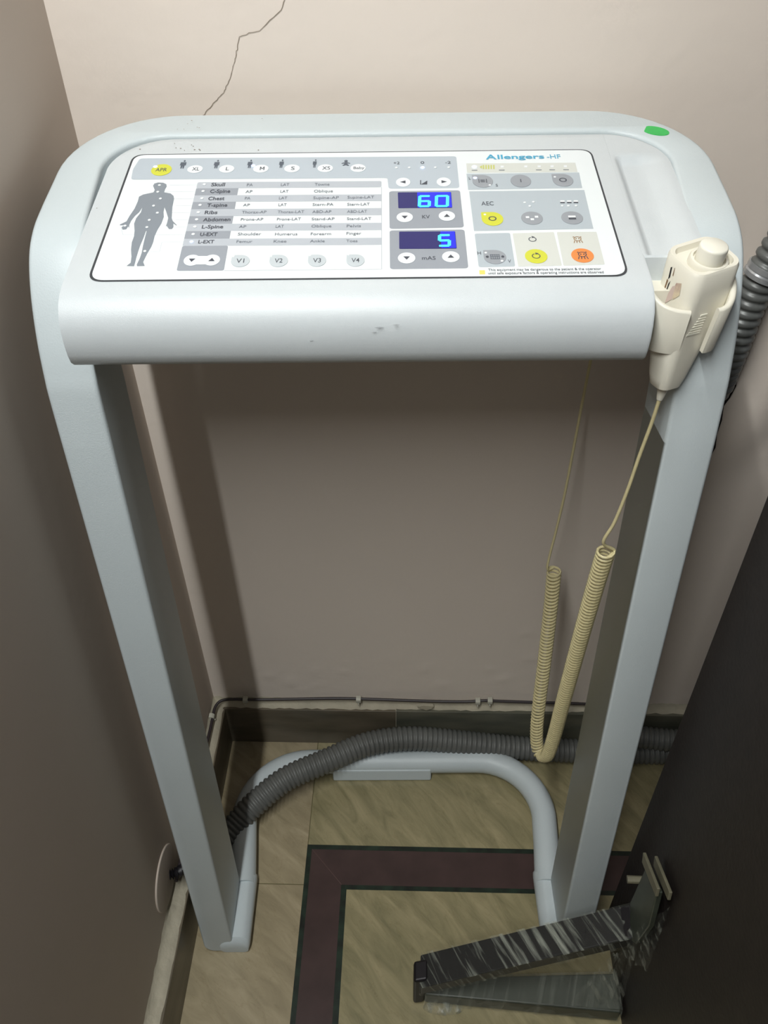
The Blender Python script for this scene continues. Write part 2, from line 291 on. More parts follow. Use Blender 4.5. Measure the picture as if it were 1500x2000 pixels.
PANEL_LINES = [([(221.9, 127.2), (222.3, 10.0)], 'mg', 0.5), ([(222.3, 10.0), (101.1, 10.3)], 'mg', 0.5), ([(39.6, 134.5), (64.1, 134.3)], 'ln', 0.35), ([(38.1, 123.8), (64.2, 123.6)], 'ln', 0.35), ([(44.0, 112.5), (64.3, 112.3)], 'ln', 0.35), ([(49.8, 102.2), (64.4, 102.0)], 'ln', 0.35), ([(47.1, 91.3), (64.5, 91.2)], 'ln', 0.35), ([(52.8, 80.6), (64.7, 80.5)], 'ln', 0.35), ([(54.3, 70.1), (64.8, 70.1)], 'ln', 0.35), ([(13.8, 59.9), (64.9, 59.4)], 'ln', 0.35), ([(10.4, 69.8), (13.8, 59.9)], 'ln', 0.35), ([(37.7, 35.9), (47.3, 36.5), (47.0, 49.2), (68.2, 49.0)], 'ln', 0.35)]
PANEL_DOTS = [(30.9, 133.9, 1.3, 'wh'), (31.3, 123.2, 1.3, 'wh'), (35.3, 112.6, 1.3, 'wh'), (31.4, 101.7, 1.3, 'wh'), (36.4, 91.0, 1.3, 'wh'), (31.5, 80.4, 1.3, 'wh'), (31.4, 70.0, 1.3, 'wh'), (13.1, 72.4, 1.3, 'wh'), (35.7, 36.6, 1.3, 'wh'), (69.5, 134.3, 1.5, 'wh'), (69.9, 123.6, 1.5, 'wh'), (70.4, 112.3, 1.5, 'wh'), (70.3, 102.0, 1.5, 'wh'), (70.4, 91.1, 1.5, 'wh'), (70.4, 80.5, 1.5, 'wh'), (70.5, 70.0, 1.5, 'wh'), (70.6, 59.4, 1.5, 'wh'), (70.7, 49.0, 1.5, 'lit'), (234.9, 158.3, 1.3, 'wh'), (246.2, 158.2, 1.3, 'wh'), (269.0, 158.0, 1.3, 'wh'), (280.7, 157.9, 1.3, 'wh'), (257.8, 158.1, 1.9, 'lit'), (22.2, 164.5, 1.9, 'lit'), (108.7, 164.6, 1.9, 'lit'), (303.2, 158.5, 2.2, 'lit'), (302.5, 139.8, 1.9, 'lit'), (314.3, 128.0, 1.2, 'wh'), (371.1, 140.0, 1.2, 'wh'), (306.7, 83.0, 1.2, 'wh'), (303.4, 29.6, 1.2, 'wh'), (315.1, 18.6, 1.2, 'wh'), (106.4, 28.4, 1.2, 'wh'), (135.9, 28.2, 1.2, 'wh'), (166.3, 28.6, 1.2, 'wh'), (196.2, 29.1, 1.2, 'wh'), (341.1, 100.5, 1.2, 'wh'), (348.5, 101.2, 1.2, 'wh'), (344.7, 95.0, 1.2, 'wh'), (371.5, 94.8, 1.2, 'wh'), (376.6, 94.7, 1.2, 'wh'), (382.9, 94.7, 1.2, 'wh')]
DISPLAYS = [('kv', [(235.7, 118.1), (280.8, 117.7), (280.5, 94.0), (235.9, 94.4)]), ('mas', [(236.2, 59.8), (281.1, 59.5), (281.1, 36.0), (236.0, 36.4)])]
DIGITS = [('6', (252.5, 95.0), (263.2, 113.0)), ('0', (266.5, 94.9), (278.3, 112.9)), ('5', (266.7, 38.2), (277.1, 55.2))]
BUTTONS = [(28.4, 159.2, 9.0, 9.6, 'ye', 0, 'APR'), (57.9, 159.8, 6.8, 6.5, 'pale', 0, 'XL'), (85.8, 159.6, 6.7, 6.5, 'pale', 0, 'L'), (115.9, 159.3, 6.8, 6.5, 'pale', 0, 'M'), (143.3, 159.1, 6.8, 6.5, 'pale', 0, 'S'), (172.5, 158.8, 6.8, 6.5, 'pale', 0, 'XS'), (201.3, 158.5, 6.7, 6.6, 'pale', 0, 'Baby'), (240.5, 134.4, 6.2, 7.2, 'pale', 0, '<'), (275.3, 134.1, 6.1, 7.2, 'pale', 0, '>'), (241.0, 80.6, 6.7, 7.2, 'pale', 0, 'v'), (275.5, 81.8, 6.7, 7.2, 'pale', 0, '^'), (241.6, 23.9, 6.8, 7.2, 'pale', 0, 'v'), (275.9, 25.0, 6.8, 7.2, 'pale', 0, '^'), (112.5, 22.3, 7.2, 7.8, 'gw', 1, 'V1'), (142.3, 22.0, 7.2, 7.9, 'gw', 1, 'V2'), (172.1, 21.8, 7.1, 7.8, 'gw', 1, 'V3'), (201.9, 21.5, 7.1, 7.9, 'gw', 1, 'V4'), (74.6, 23.9, 6.4, 7.2, 'pale', 0, 'v'), (90.1, 23.8, 6.4, 7.2, 'pale', 0, '^'), (308.7, 134.7, 8.8, 10.1, 'dg2', 1, 'F'), (341.3, 134.4, 8.8, 10.1, 'dg2', 0, 'I'), (377.4, 134.9, 8.8, 10.1, 'dg2', 1, 'O'), (312.4, 76.9, 8.8, 9.9, 'ye', 1, 'O'), (344.6, 77.4, 8.8, 9.5, 'dg2', 0, 'sq'), (377.2, 77.2, 8.8, 9.4, 'dg2', 0, 'half'), (310.1, 24.1, 8.7, 9.2, 'dg2', 1, 'hv'), (342.0, 24.5, 8.7, 9.3, 'ye', 0, 'ring'), (377.9, 24.9, 8.7, 9.3, 'or', 0, 'skull')]
TEXTS = [('Skull', 75.5, 131.5, 11.9, 5.4, 'tx', 1), ('C-Spine', 75.9, 120.9, 17.3, 5.3, 'tx', 1), ('Chest', 75.8, 109.6, 13.8, 5.2, 'tx', 1), ('T-spine', 76.2, 99.4, 17.0, 5.1, 'tx', 1), ('Ribs', 75.7, 88.6, 10.6, 5.0, 'tx', 1), ('Abdomen', 75.7, 78.0, 22.6, 4.9, 'tx', 1), ('L-Spine', 76.2, 67.6, 17.4, 4.8, 'tx', 1), ('U-EXT', 76.2, 57.0, 13.9, 4.7, 'tx', 1), ('L-EXT', 76.2, 46.6, 12.6, 4.6, 'tx', 1), ('PA', 106.3, 131.0, 5.2, 4.3, 'tx2', 0), ('LAT', 135.6, 130.7, 7.1, 4.3, 'tx2', 0), ('Towne', 164.6, 130.5, 12.7, 4.3, 'tx2', 0), ('AP', 106.3, 120.3, 5.7, 4.3, 'tx2', 0), ('LAT', 135.9, 120.1, 6.9, 4.2, 'tx2', 0), ('Oblique', 164.5, 119.8, 16.1, 4.3, 'tx2', 0), ('PA', 106.8, 109.9, 4.7, 4.2, 'tx2', 0), ('LAT', 135.6, 109.7, 6.9, 4.1, 'tx2', 0), ('Supine-AP', 164.5, 109.4, 21.5, 4.2, 'tx2', 0), ('Supine-LAT', 193.3, 109.6, 22.4, 4.1, 'tx2', 0), ('AP', 106.4, 99.7, 5.6, 4.0, 'tx2', 0), ('LAT', 135.9, 99.4, 6.8, 4.1, 'tx2', 0), ('Stern-PA', 164.4, 99.2, 17.5, 4.0, 'tx2', 0), ('Stern-LAT', 193.4, 98.9, 18.8, 4.1, 'tx2', 0), ('Thorax-AP', 106.5, 88.8, 20.3, 4.0, 'tx2', 0), ('Thorax-LAT', 136.1, 88.6, 22.0, 4.0, 'tx2', 0), ('ABD-AP', 164.8, 88.3, 15.7, 4.0, 'tx2', 0), ('ABD-LAT', 193.5, 88.1, 16.5, 4.0, 'tx2', 0), ('Prone-AP', 106.7, 78.2, 18.4, 3.9, 'tx2', 0), ('Prone-LAT', 136.4, 78.0, 19.6, 3.9, 'tx2', 0), ('Stand-AP', 164.8, 77.7, 18.8, 3.9, 'tx2', 0), ('Stand-LAT', 193.7, 77.5, 20.0, 3.9, 'tx2', 0), ('AP', 106.4, 67.8, 5.8, 3.8, 'tx2', 0), ('LAT', 136.2, 67.5, 6.6, 3.9, 'tx2', 0), ('Oblique', 165.2, 67.3, 16.2, 3.9, 'tx2', 0), ('Pelvis', 193.8, 67.1, 11.6, 3.8, 'tx2', 0), ('Shoulder', 106.5, 57.2, 18.9, 3.8, 'tx2', 0), ('Humerus', 136.5, 56.6, 18.0, 3.8, 'tx2', 0), ('Forearm', 165.2, 56.4, 16.4, 3.7, 'tx2', 0), ('Finger', 193.9, 56.5, 11.9, 3.8, 'tx2', 0), ('Femur', 106.7, 46.8, 12.6, 3.7, 'tx2', 0), ('Knee', 136.3, 46.6, 10.2, 3.7, 'tx2', 0), ('Ankle', 165.2, 46.4, 11.8, 3.6, 'tx2', 0), ('Toes', 194.0, 46.1, 9.0, 3.7, 'tx2', 0), ('+2', 232.4, 164.4, 5.4, 4.4, 'tx', 0), ('0', 256.3, 164.6, 3.2, 4.4, 'tx', 0), ('-2', 278.0, 164.4, 4.9, 4.4, 'tx', 0), ('KV', 255.2, 78.7, 6.3, 5.0, 'tx', 0), ('mAS', 253.4, 21.5, 10.7, 4.7, 'tx', 0), ('A', 314.2, 171.1, 9.6, 8.0, 'br', 1), ('llengers', 324.7, 171.5, 41.3, 7.1, 'br', 1), ('-HF', 368.3, 171.1, 12.2, 7.1, 'br', 0), ('AEC', 305.0, 97.1, 10.2, 5.9, 'tx', 0), ('L', 297.1, 137.7, 1.7, 4.2, 'tx', 0), ('S', 319.3, 125.9, 1.8, 4.1, 'tx', 0), ('H', 296.8, 27.6, 2.8, 4.1, 'tx', 0), ('V', 319.6, 16.6, 2.4, 4.0, 'tx', 0), ('This equipment may be dangerous to the patient & the operator', 303.6, 6.2, 85.9, 3.0, 'tx', 0), ('until safe exposure factors & operating instructions are observed', 303.2, 1.9, 87.5, 3.0, 'tx', 0)]
ICONS = [(46.1, 167.8, 1.25), (75.9, 167.5, 1.12), (105.4, 167.2, 1.0), (133.4, 167.0, 0.95), (162.8, 166.7, 0.8)]
BABY, RING, RAD = (190.4, 166.5) , (341.7, 47.5) , (377.3, 46.5)

# ------------------------------------------------------------------ the x-ray control stand
PSI = math.radians(1.5)
stand = empty('control_stand', (0, 0, 0), PSI, 'pale grey-blue x-ray control stand with a lit touch panel, standing on the stone floor', 'x-ray control stand')
CP, SP = math.cos(PSI), math.sin(PSI)
def wl_(p): return Vector((p[0]*CP - p[1]*SP, p[0]*SP + p[1]*CP, p[2]))     # stand's own axes to the room's

# front line of the frame as seen from the side: (distance from foot along it) -> y, z
prof = [(.5085, .0), (.552, .44), (.581, .765), (.5985, .93)]
prof += [(.6045, .965), (.614, .997), (.629, 1.029), (.648, 1.053), (.671, 1.0655), (.70, 1.0720)]
tilt = math.radians(9.4)
prof += [(.70+.03*i, 1.0720+.03*i*math.tan(tilt)) for i in range(1, 8)]
PR = spline([Vector((0, y, z)) for y, z in prof], 16)
LEN = [0]
for p, q_ in zip(PR, PR[1:]): LEN.append(LEN[-1]+(q_-p).length)
def at_len(t):
    j = 0
    lo, hi = 0, len(LEN)-2
    while lo < hi:
        md = (lo+hi+1)//2
        if LEN[md] <= t: lo = md
        else: hi = md-1
    j = lo; k = (t-LEN[j])/(LEN[j+1]-LEN[j]); p = PR[j].lerp(PR[j+1], k); tg = (PR[j+1]-PR[j]).normalized()
    a = PR[max(j-3, 0)]; c = PR[min(j+4, len(PR)-1)]; tg = (c-a).normalized()
    return p, Vector((0, tg.z, -tg.y))           # point, inward normal (away from the viewer / down)
def len_at_y(y):
    for i in range(len(PR)-1):
        if PR[i].y <= y < PR[i+1].y: return LEN[i] + (LEN[i+1]-LEN[i])*(y-PR[i].y)/(PR[i+1].y-PR[i].y)
    return LEN[-1]
XL, XR, IL, IR = -.288, .290, -.243, .2445
T_BACK = len_at_y(.853); T_IN = len_at_y(.8138)
def thick(t):
    return .093 - .020*sstep(0, .75, t) - .035*sstep(.93, 1.12, t)
def arc(cx, cy, r, a0, a1, n=14): return [(cx+r*math.cos(math.radians(a0+(a1-a0)*i/n)), cy+r*math.sin(math.radians(a0+(a1-a0)*i/n))) for i in range(n+1)]
def sheet(outline, cut, t1, dt, m, bev=.0038):
    """cut the whole frame's flat outline in (x, length) out of sheet, round its edges, bend it round the profile, then part legs and top"""
    bm = bmesh.new(); vs = [bm.verts.new((x, t, 0)) for x, t in outline]; f = bm.faces.new(vs)
    ext = bmesh.ops.extrude_face_region(bm, geom=[f]); K = .07
    for e in ext['geom']:
        if isinstance(e, bmesh.types.BMVert): e.co.z = K
    bmesh.ops.recalc_face_normals(bm, faces=bm.faces)
    sharp = [e for e in bm.edges if len(e.link_faces) == 2 and e.calc_face_angle(0) > math.radians(50)]
    bmesh.ops.bevel(bm, geom=sharp, offset=bev, segments=3, affect='EDGES', profile=.5, clamp_overlap=True)
    t = cut
    while t < t1:
        bmesh.ops.bisect_plane(bm, geom=bm.verts[:]+bm.edges[:]+bm.faces[:], plane_co=(0, t, 0), plane_no=(0, 1, 0)); t += dt
    parts = {'frame': [], 'leg_a': [], 'leg_b': []}
    for f in bm.faces:
        c = f.calc_center_median(); parts['frame' if c.y > cut else ('leg_a' if c.x < 0 else 'leg_b')].append([v.co.copy() for v in f.verts])
    bm.free()
    for k, faces in parts.items():
        idx = {}; V = []; F = []
        for fc in faces:
            q_ = []
            for co in fc:
                key = (round(co.x, 6), round(co.y, 6), round(co.z, 6))
                if key not in idx:
                    idx[key] = len(V); p, nrm = at_len(min(max(co.y, 0), LEN[-1]-1e-5)); z = co.z
                    th = thick(co.y)      # keep the rounded edges' size, stretch only the middle
                    dd = z if z < K/2 else th-(K-z); p = p + nrm*dd; V.append((co.x - .005*sstep(.55, 1.04, p.z), p.y, p.z))
                q_.append(idx[key])
            F.append(q_)
        me = D.meshes.new('leg' if k != 'frame' else 'frame'); me.from_pydata(V, [], F); me.materials.append(m); me.shade_smooth(); me.set_sharp_from_angle(angle=math.radians(38)); me.update()
        o = D.objects.new('leg' if k != 'frame' else 'frame', me); COL.objects.link(o); o.parent = stand
T_LEG = .90
ro, ri = .100, .055
out = [(XL, .018)] + arc(XL+ro, T_BACK-ro, ro, 180, 90) + arc(XR-ro, T_BACK-ro, ro, 90, 0) + [(XR, .018)] + arc(XR-.016, .018, .016, 360, 270, 6)[1:] + [(IR, .002), (IR, T_LEG), (IR+.0005, 1.07)]
out += arc(.2540-ri, T_IN-ri, ri, 0, 90) + arc(-.2500+ri, T_IN-ri, ri, 90, 180) + [(IL-.0005, 1.07), (IL, T_LEG), (IL, .002)] + arc(XL+.016, .018, .016, 270, 180, 6)[:-1]
sheet(out, T_LEG, T_BACK, .006, M_frame)
def rrect(cx, cz, hx, hz, r, n=6):
    out = []
    for sx, sz, a in ((1, 1, 0), (-1, 1, 90), (-1, -1, 180), (1, -1, 270)):
        for i in range(n+1):
            t = math.radians(a+90*i/n); out.append((cx+sx*(hx-r)+r*math.cos(t), cz+sz*(hz-r)+r*math.sin(t)))
    return out
# feet: half-round shoes running backwards from under each leg
def foot(xa, xb, y0, y1, h):
    fb = MB(); loops = []
    cx, hx = (xa+xb)/2, (xb-xa)/2
    for y, s in ((y0, .55), (y0+.003, .85), (y0+.008, 1), (y1-.010, 1), (y1-.003, .85), (y1, .5)):
        loops.append([Vector((x, y, z)) for x, z in rrect(cx, h/2*s+.0005, hx-.006*(1-s), h/2*s, min(.016, h/2*s-.0005))])
    fb.loft(loops); return fb.build('foot', M_frame, stand)
foot(-.266, -.2185, .5085, .622, .036)
foot(.2205, .266, .5085, .625, .036)
# the bent tube that joins the feet at the back
tb = MB(); rb_ = .0205; xl_, xr_, yb = -.2515, .2515, .821; rr_ = .105
pth = [Vector((xl_+.012, .60, .021)), Vector((xl_+.006, .66, .021))] + [Vector((x, y, .021)) for x, y in arc(xl_+rr_, yb-rr_, rr_, 180, 90, 12)] + [Vector((x, y, .021)) for x, y in arc(xr_-rr_, yb-rr_, rr_, 90, 0, 12)] + [Vector((xr_-.004, .66, .021)), Vector((xr_-.010, .60, .021))]
tb.tube(pth, rb_, 20); tb.build('base_tube', M_frame, stand)
# plate below the rear tube, between y 0.785 and the tube
tb = MB(); tb.hexa([(-.107, .794, .001), (.066, .794, .001), (.066, .815, .001), (-.107, .815, .001), (-.107, .7995, .026), (.066, .7995, .026), (.066, .815, .026), (-.107, .815, .026)]); tb.build('base_plate', M_frame, stand, bevel=.003)

# housing: a wedge whose flat top turns down over a round nose
TT = math.tan(math.radians(9.2)); Z0, Y0 = 1.065, .66
def topz(y): return Z0 + (y-Y0)*TT
def tray(x, y):
    sx = sstep(.1985, .2065, x)*(1-sstep(.219, .243, x)); s = (y-Y0)
    return .006*sx*sstep(-.047, -.036, s)*(1-sstep(.103, .113, s))
NOSE = [(.6055, 1.0561), (.592, 1.0536), (.582, 1.0505), (.5745, 1.0458), (.5685, 1.0382), (.5652, 1.0285), (.5643, 1.018), (.5650, 1.008), (.5672, 1.0005), (.572, .9955), (.580, .993)]
def col_loop(x, yb, yf=None, ntop=30, sh=0):
    """closed side profile of the housing at one x"""
    P = []
    bz = 1.015
    if yf is None:
        P += [Vector((x, .62, .993)), Vector((x, .60, .993))] + [Vector((x, y+sh, z - sh*.3)) for y, z in NOSE[::-1]]; ys = .612
    else:
        P += [Vector((x, yf+.02, .993)), Vector((x, yf+.001, .993)), Vector((x, yf, .995))] + [Vector((x, yf, .995+(topz(yf)-.997)*i/9)) for i in range(1, 9)] + [Vector((x, yf+.0008, topz(yf)-.0012)), Vector((x, yf+.0025, topz(yf+.0025)-.0003))]; ys = yf+.004
    ys += sh
    for i in range(ntop+1):
        y = ys + (yb-.003-sh-ys)*i/ntop; P.append(Vector((x, y, topz(y)-sh-tray(x, y))))
    P += [Vector((x, yb-.0008-sh, topz(yb)-.001-sh)), Vector((x, yb-sh, topz(yb)-.004-sh)), Vector((x, yb-sh, bz+.02)), Vector((x, yb-.01-sh, bz+.005)), Vector((x, (yb+.62)/2, 1.0))]
    return P
hb = MB(); HL, HR = -.249, .2475; YB, RB = .8105, .053; loops = []
def yback(x):
    d = max(0, RB-(x-HL)) if x < 0 else max(0, RB-(HR-x)); return YB - (RB - math.sqrt(max(RB*RB-d*d, 0)))
xsL = [HL+RB*(1-math.cos(math.radians(a))) for a in (4, 8, 12, 17, 23, 30, 38, 46, 55, 64, 74, 84, 90)]
cols = [(HL, yback(HL+.0003)-.001, .0012), (HL+.0006, yback(HL+.0006), .0003)] + [(x, yback(x), 0) for x in xsL] + [(x, YB, 0) for x in (-.1, 0, .1, .19)] + [(.1955, yback(.1955), 0), (.1968, yback(.1968), .00005), (.1974, yback(.1974), .0004)]
hb.loft([col_loop(x, y, None, 30, s) for x, y, s in cols])
xsR = sorted([HR-RB*(1-math.cos(math.radians(a))) for a in (5, 10, 15, 20, 26, 32, 39, 47, 56, 66, 76)] + [.1965, .1985, .200, .2015, .203, .2045, .2065, .209, .211, .2155, .22, .225])
cols = [(x, yback(x), 0) for x in xsR] + [(HR-.0005, yback(HR-.0005), .0003), (HR, yback(HR-.0003)-.001, .0012)]
hb.loft([col_loop(x, y, .6195, 90, s) for x, y, s in cols])
for sx in (-1, 1):
    xa_, xb_ = (HL-.014, HL+.004) if sx < 0 else (HR-.004, HR+.012)
    hb.hexa([(xa_, .668, topz(.668)-.018), (xb_, .668, topz(.668)-.018), (xb_, .80, topz(.80)-.018), (xa_, .80, topz(.80)-.018), (xa_, .668, topz(.668)-.013), (xb_, .668, topz(.668)-.013), (xb_, .80, topz(.80)-.013), (xa_, .80, topz(.80)-.013)])
hb.build('housing', M_house, stand, angle=32)

# specks of rust and dirt on the housing and frame
def speck(x, s, r, z0=Z0, off=.0003):
    sp = MB()
    y = Y0+s; c = Vector((x, y, z0+(y-Y0)*TT+off)); n = 8; a0 = random.random()*6
    sp.add([c]+[c+Vector((math.cos(a0+6.283*i/n)*r*random.uniform(.6, 1.1), math.sin(a0+6.283*i/n)*r*random.uniform(.6, 1.1), 0)) for i in range(n)], [(0, 1+i, 1+(i+1) % n) for i in range(n)]); sp.build('dirt_speck', M_stain, stand, smooth=False)
for x, s in [(-.226, .1305), (-.196, .14), (-.1935, .132), (-.189, .131), (-.185, .1275), (-.178, .1345), (-.171, .1275), (-.176, .1285), (-.180, .137), (-.172, .129), (-.118, .1265), (-.2445, .035)]: speck(x, s, random.uniform(.0005, .0009))
for x, s in [(-.185, .176), (-.188, .170), (-.196, .160), (-.190, .160), (-.178, .163), (-.176, .162), (-.119, .178)]: speck(x, s, random.uniform(.0005, .0009), Z0+.0028)
sp = MB(); g = [(.2125, -.034), (.2150, -.030), (.2185, -.0305), (.2215, -.034), (.2240, -.0385), (.2175, -.0385)]
sp.add([Vector((x, Y0+s, topz(Y0+s)+.0006 - tray(x, Y0+s))) for x, s in g], [tuple(range(len(g)))])
st = sp.build('glue_stain', M_yellow, stand, smooth=False); st['label'] = 'yellow glue stain'
def scuff(x, y, z, ln, wd, nm):
    s_ = MB(); s_.add([(x-ln/2, y, z), (x, y-.0002, z-wd/2), (x+ln/2, y, z+wd*.2), (x, y+.0002, z+wd/2)], [(0, 1, 2, 3)]); s_.build(nm, M_stain2, stand, smooth=False)
M_stain2 = mat('grey_scuff', lin(158, 162, 166), .6)
for x, z, ln, wd in ((-.008, 1.0305, .008, .0009), (.0045, 1.0325, .006, .0008), (-.060, 1.020, .0035, .0007), (-.012, 1.027, .005, .0005)): scuff(x, .5640 if z < 1.028 else .5641, z, ln, wd, 'scuff_mark')
# green sticker at the back right of the frame
def frame_z(y):
    for i in range(len(PR)-1):
        if PR[i].y <= y <= PR[i+1].y: return PR[i].z + (PR[i+1].z-PR[i].z)*(y-PR[i].y)/(PR[i+1].y-PR[i].y)
    return 1.1
sp = MB(); g = []
for i in range(25):
    t = 2*math.pi*i/25; a, c_ = .0125*math.cos(t), .0075*math.sin(t); a = max(a, -.0095)
    an = math.radians(-24); g.append((.2445+a*math.cos(an)-c_*math.sin(an), .8105+a*math.sin(an)+c_*math.cos(an)))
sp.loft([[Vector((x, y, frame_z(y)+h_)) for x, y in g] for h_ in (.0001, .0006)]); st = sp.build('sticker', M_green, stand, angle=50); st['label'] = 'torn bright green round sticker'

# ---------------- control panel (local u, v in millimetres, v up the slope)
PU0, PV0 = -.2285, -.0645
cT, sT = math.cos(math.radians(9.2)), math.sin(math.radians(9.2))
def PP(u, v, h=0):
    s = PV0 + v/1000; return Vector((PU0 + u/1000, Y0 + s*cT - h*sT/1000, Z0 + s*sT + h*cT/1000))
PW, PH = 408, 186
def round_poly(pts, r, n=5):
    if r <= 0: return pts
    out = []; N = len(pts)
    for i in range(N):
        a, b_, c_ = Vector(pts[i-1]), Vector(pts[i]), Vector(pts[(i+1) % N])
        d1, d2 = (a-b_), (c_-b_); k = min(r, d1.length*.45, d2.length*.45); p1 = b_+d1.normalized()*k; p2 = b_+d2.normalized()*k
        for j in range(n+1):
            t = j/n; out.append(tuple(p1*(1-t)**2 + b_*2*t*(1-t) + p2*t*t))
    return out
M_p = {'lg': mat('print_light_grey', lin(180, 190, 199), .35), 'lg2': mat('print_blue_grey', lin(178, 188, 195), .35), 'mg': mat('print_mid_grey', lin(180, 186, 194), .35),
       'dg': mat('print_dark_grey', lin(148, 154, 163), .35), 'dg2': mat('print_button_grey', lin(150, 155, 162), .35), 'fg': mat('print_figure_grey', lin(130, 138, 147), .4),
       'be': mat('print_beige', lin(208, 211, 205), .35), 'ic': mat('print_icon', lin(84, 92, 104), .5), 'tx': mat('print_text', lin(70, 74, 84), .5), 'tx2': mat('print_text_light', lin(104, 110, 120), .5),
       'br': mat('print_blue', lin(70, 165, 200), .4), 'wh': mat('print_white', lin(228, 232, 234), .4), 'ln': mat('print_line', lin(196, 204, 210), .5),
       'ye': mat('print_yellow', lin(206, 208, 60), .35), 'or': mat('print_orange', lin(232, 138, 70), .35), 'pale': mat('print_pale', lin(228, 233, 236), .35),
       'gw': mat('print_grey_white', lin(190, 198, 203), .35), 'wy': mat('print_warning_yellow', lin(240, 214, 110), .4), 'wy2': mat('print_olive', lin(196, 200, 110), .4)}
M_lit = mat('lit_indicator', lin(225, 235, 255), .3, emit=(.30, .42, 1, 1), estr=1.7)
M_disp = mat('display_window', lin(24, 24, 84), .15, emit=lin(20, 20, 92), estr=.55)
M_disp2 = mat('display_glow', lin(10, 20, 160), .15, emit=lin(16, 30, 215), estr=1.1)
M_digit = mat('display_digit', lin(60, 200, 255), .3, emit=lin(40, 205, 255), estr=2.2)
pan = MB()
def flat(mb, pts, h, m):
    P = [PP(u, v, h) for u, v in pts]; mb.add(P, [tuple(range(len(P)))], m)
base = round_poly([(0, 0), (PW, 0), (PW, PH), (0, PH)], 11, 7)
big = round_poly([(-2.0, -1.5), (PW+1.7, -1.5), (PW+1.6, PH+1.5), (-1.9, PH+1.5)], 12, 7)
pan.loft([[PP(u, v, .15) for u, v in big], [PP(u, v, .2) for u, v in big]], M_gap)  # dark plate: the groove's shade round the panel, put into the colour
pan.loft([[PP(u, v, .2) for u, v in base], [PP(u, v, .4) for u, v in base]], M_white)
H0 = .4
for col, layer, pts, r in PANEL_POLYS: flat(pan, round_poly(pts, r), H0+.12*layer, M_p[col])
for pts, col, wd in PANEL_LINES:
    for p, q2 in zip(pts, pts[1:]):
        d = Vector((q2[0]-p[0], q2[1]-p[1])); nn = Vector((-d.y, d.x)).normalized()*wd/2
        flat(pan, [(p[0]-nn.x, p[1]-nn.y), (q2[0]-nn.x, q2[1]-nn.y), (q2[0]+nn.x, q2[1]+nn.y), (p[0]+nn.x, p[1]+nn.y)], H0+.09, M_p[col])
# lettering
cu = D.curves.new('lettering', 'FONT'); to = D.objects.new('lettering', cu); COL.objects.link(to)
cu.resolution_u = 3
def letters(s, bold=0):
    cu.body = s; cu.size = 1; cu.offset = .022 if bold else .004
    bpy.context.view_layer.update(); dg = bpy.context.evaluated_depsgraph_get(); me = D.meshes.new_from_object(to.evaluated_get(dg))
    V = [(v.co.x, v.co.y) for v in me.vertices]; F = [tuple(p.vertices) for p in me.polygons]; D.meshes.remove(me)
    return V, F
def text(mb, s, u, v, wd, ht, m, h, bold=0, centre=False):
    V, F = letters(s, bold)
    if not V: return
    x0, x1 = min(p[0] for p in V), max(p[0] for p in V); y1 = .70 if any(c.isupper() or c.isdigit() for c in s) else max(p[1] for p in V)
    kx, ky = wd/(x1-x0), ht/y1
    if centre: u -= wd/2; v -= ht/2
    mb.add([PP(u+(x-x0)*kx, v+y*ky, h) for x, y in V], F, m)
for s, u, v, wd, ht, col, bold in TEXTS: text(pan, s, u, v, wd, ht, M_p[col], H0+.3, bold)
def ell(u, v, rx, ry, n=28, a0=0, a1=360): return [(u+rx*math.cos(math.radians(a0+(a1-a0)*i/n)), v+ry*math.sin(math.radians(a0+(a1-a0)*i/n))) for i in range(n + (0 if a1-a0 == 360 else 1))]
# little figures for body size
for u, v, s in ICONS:
    k = .9; s *= .74
    flat(pan, ell(u+.6, v+6.2, 1.0*k*s**.5, 1.5, 14), H0+.3, M_p['ic'])
    flat(pan, [(u-2.6*s, v+4), (u+2.8*s, v+4), (u+2.9*s, v-1.5), (u+1.7*s, v-1.2), (u+1.6*s, v-6.5), (u+.5*s, v-6.5), (u+.1, v-2), (u-.5*s, v-6.5), (u-1.6*s, v-6.5), (u-1.8*s, v-1.2), (u-2.9*s, v-1.5)], H0+.3, M_p['ic'])
u, v = BABY; flat(pan, ell(u, v+4.2, 1.6, 1.9, 14), H0+.3, M_p['ic']); flat(pan, [(u-3.8, v+.8), (u-1, v+2.2), (u+1, v+2.2), (u+3.8, v+.8), (u+3.8, v-.3), (u+1.3, v+.2), (u+1.6, v-1.5), (u+3, v-3), (u+2.2, v-4), (u, v-2.6), (u-2.2, v-4), (u-3, v-3), (u-1.6, v-1.5), (u-1.3, v+.2), (u-3.8, v-.3)], H0+.3, M_p['ic'])
def ringp(mb, u, v, r0, r1, a0, a1, m, h, n=20):
    for i in range(n):
        a, c_ = math.radians(a0+(a1-a0)*i/n), math.radians(a0+(a1-a0)*(i+1)/n)
        flat(mb, [(u+r0*math.cos(a), v+r0*math.sin(a)), (u+r1*math.cos(a), v+r1*math.sin(a)), (u+r1*math.cos(c_), v+r1*math.sin(c_)), (u+r0*math.cos(c_), v+r0*math.sin(c_))], h, m)
def rot_icon(mb, u, v, h, k=1):
    ringp(mb, u, v, 2.5*k, 3.2*k, 110, 430, M_p['tx'], h); flat(mb, [(u-.3*k, v+4.4*k), (u+2.2*k, v+3.1*k), (u-.3*k, v+1.6*k)], h, M_p['tx'])
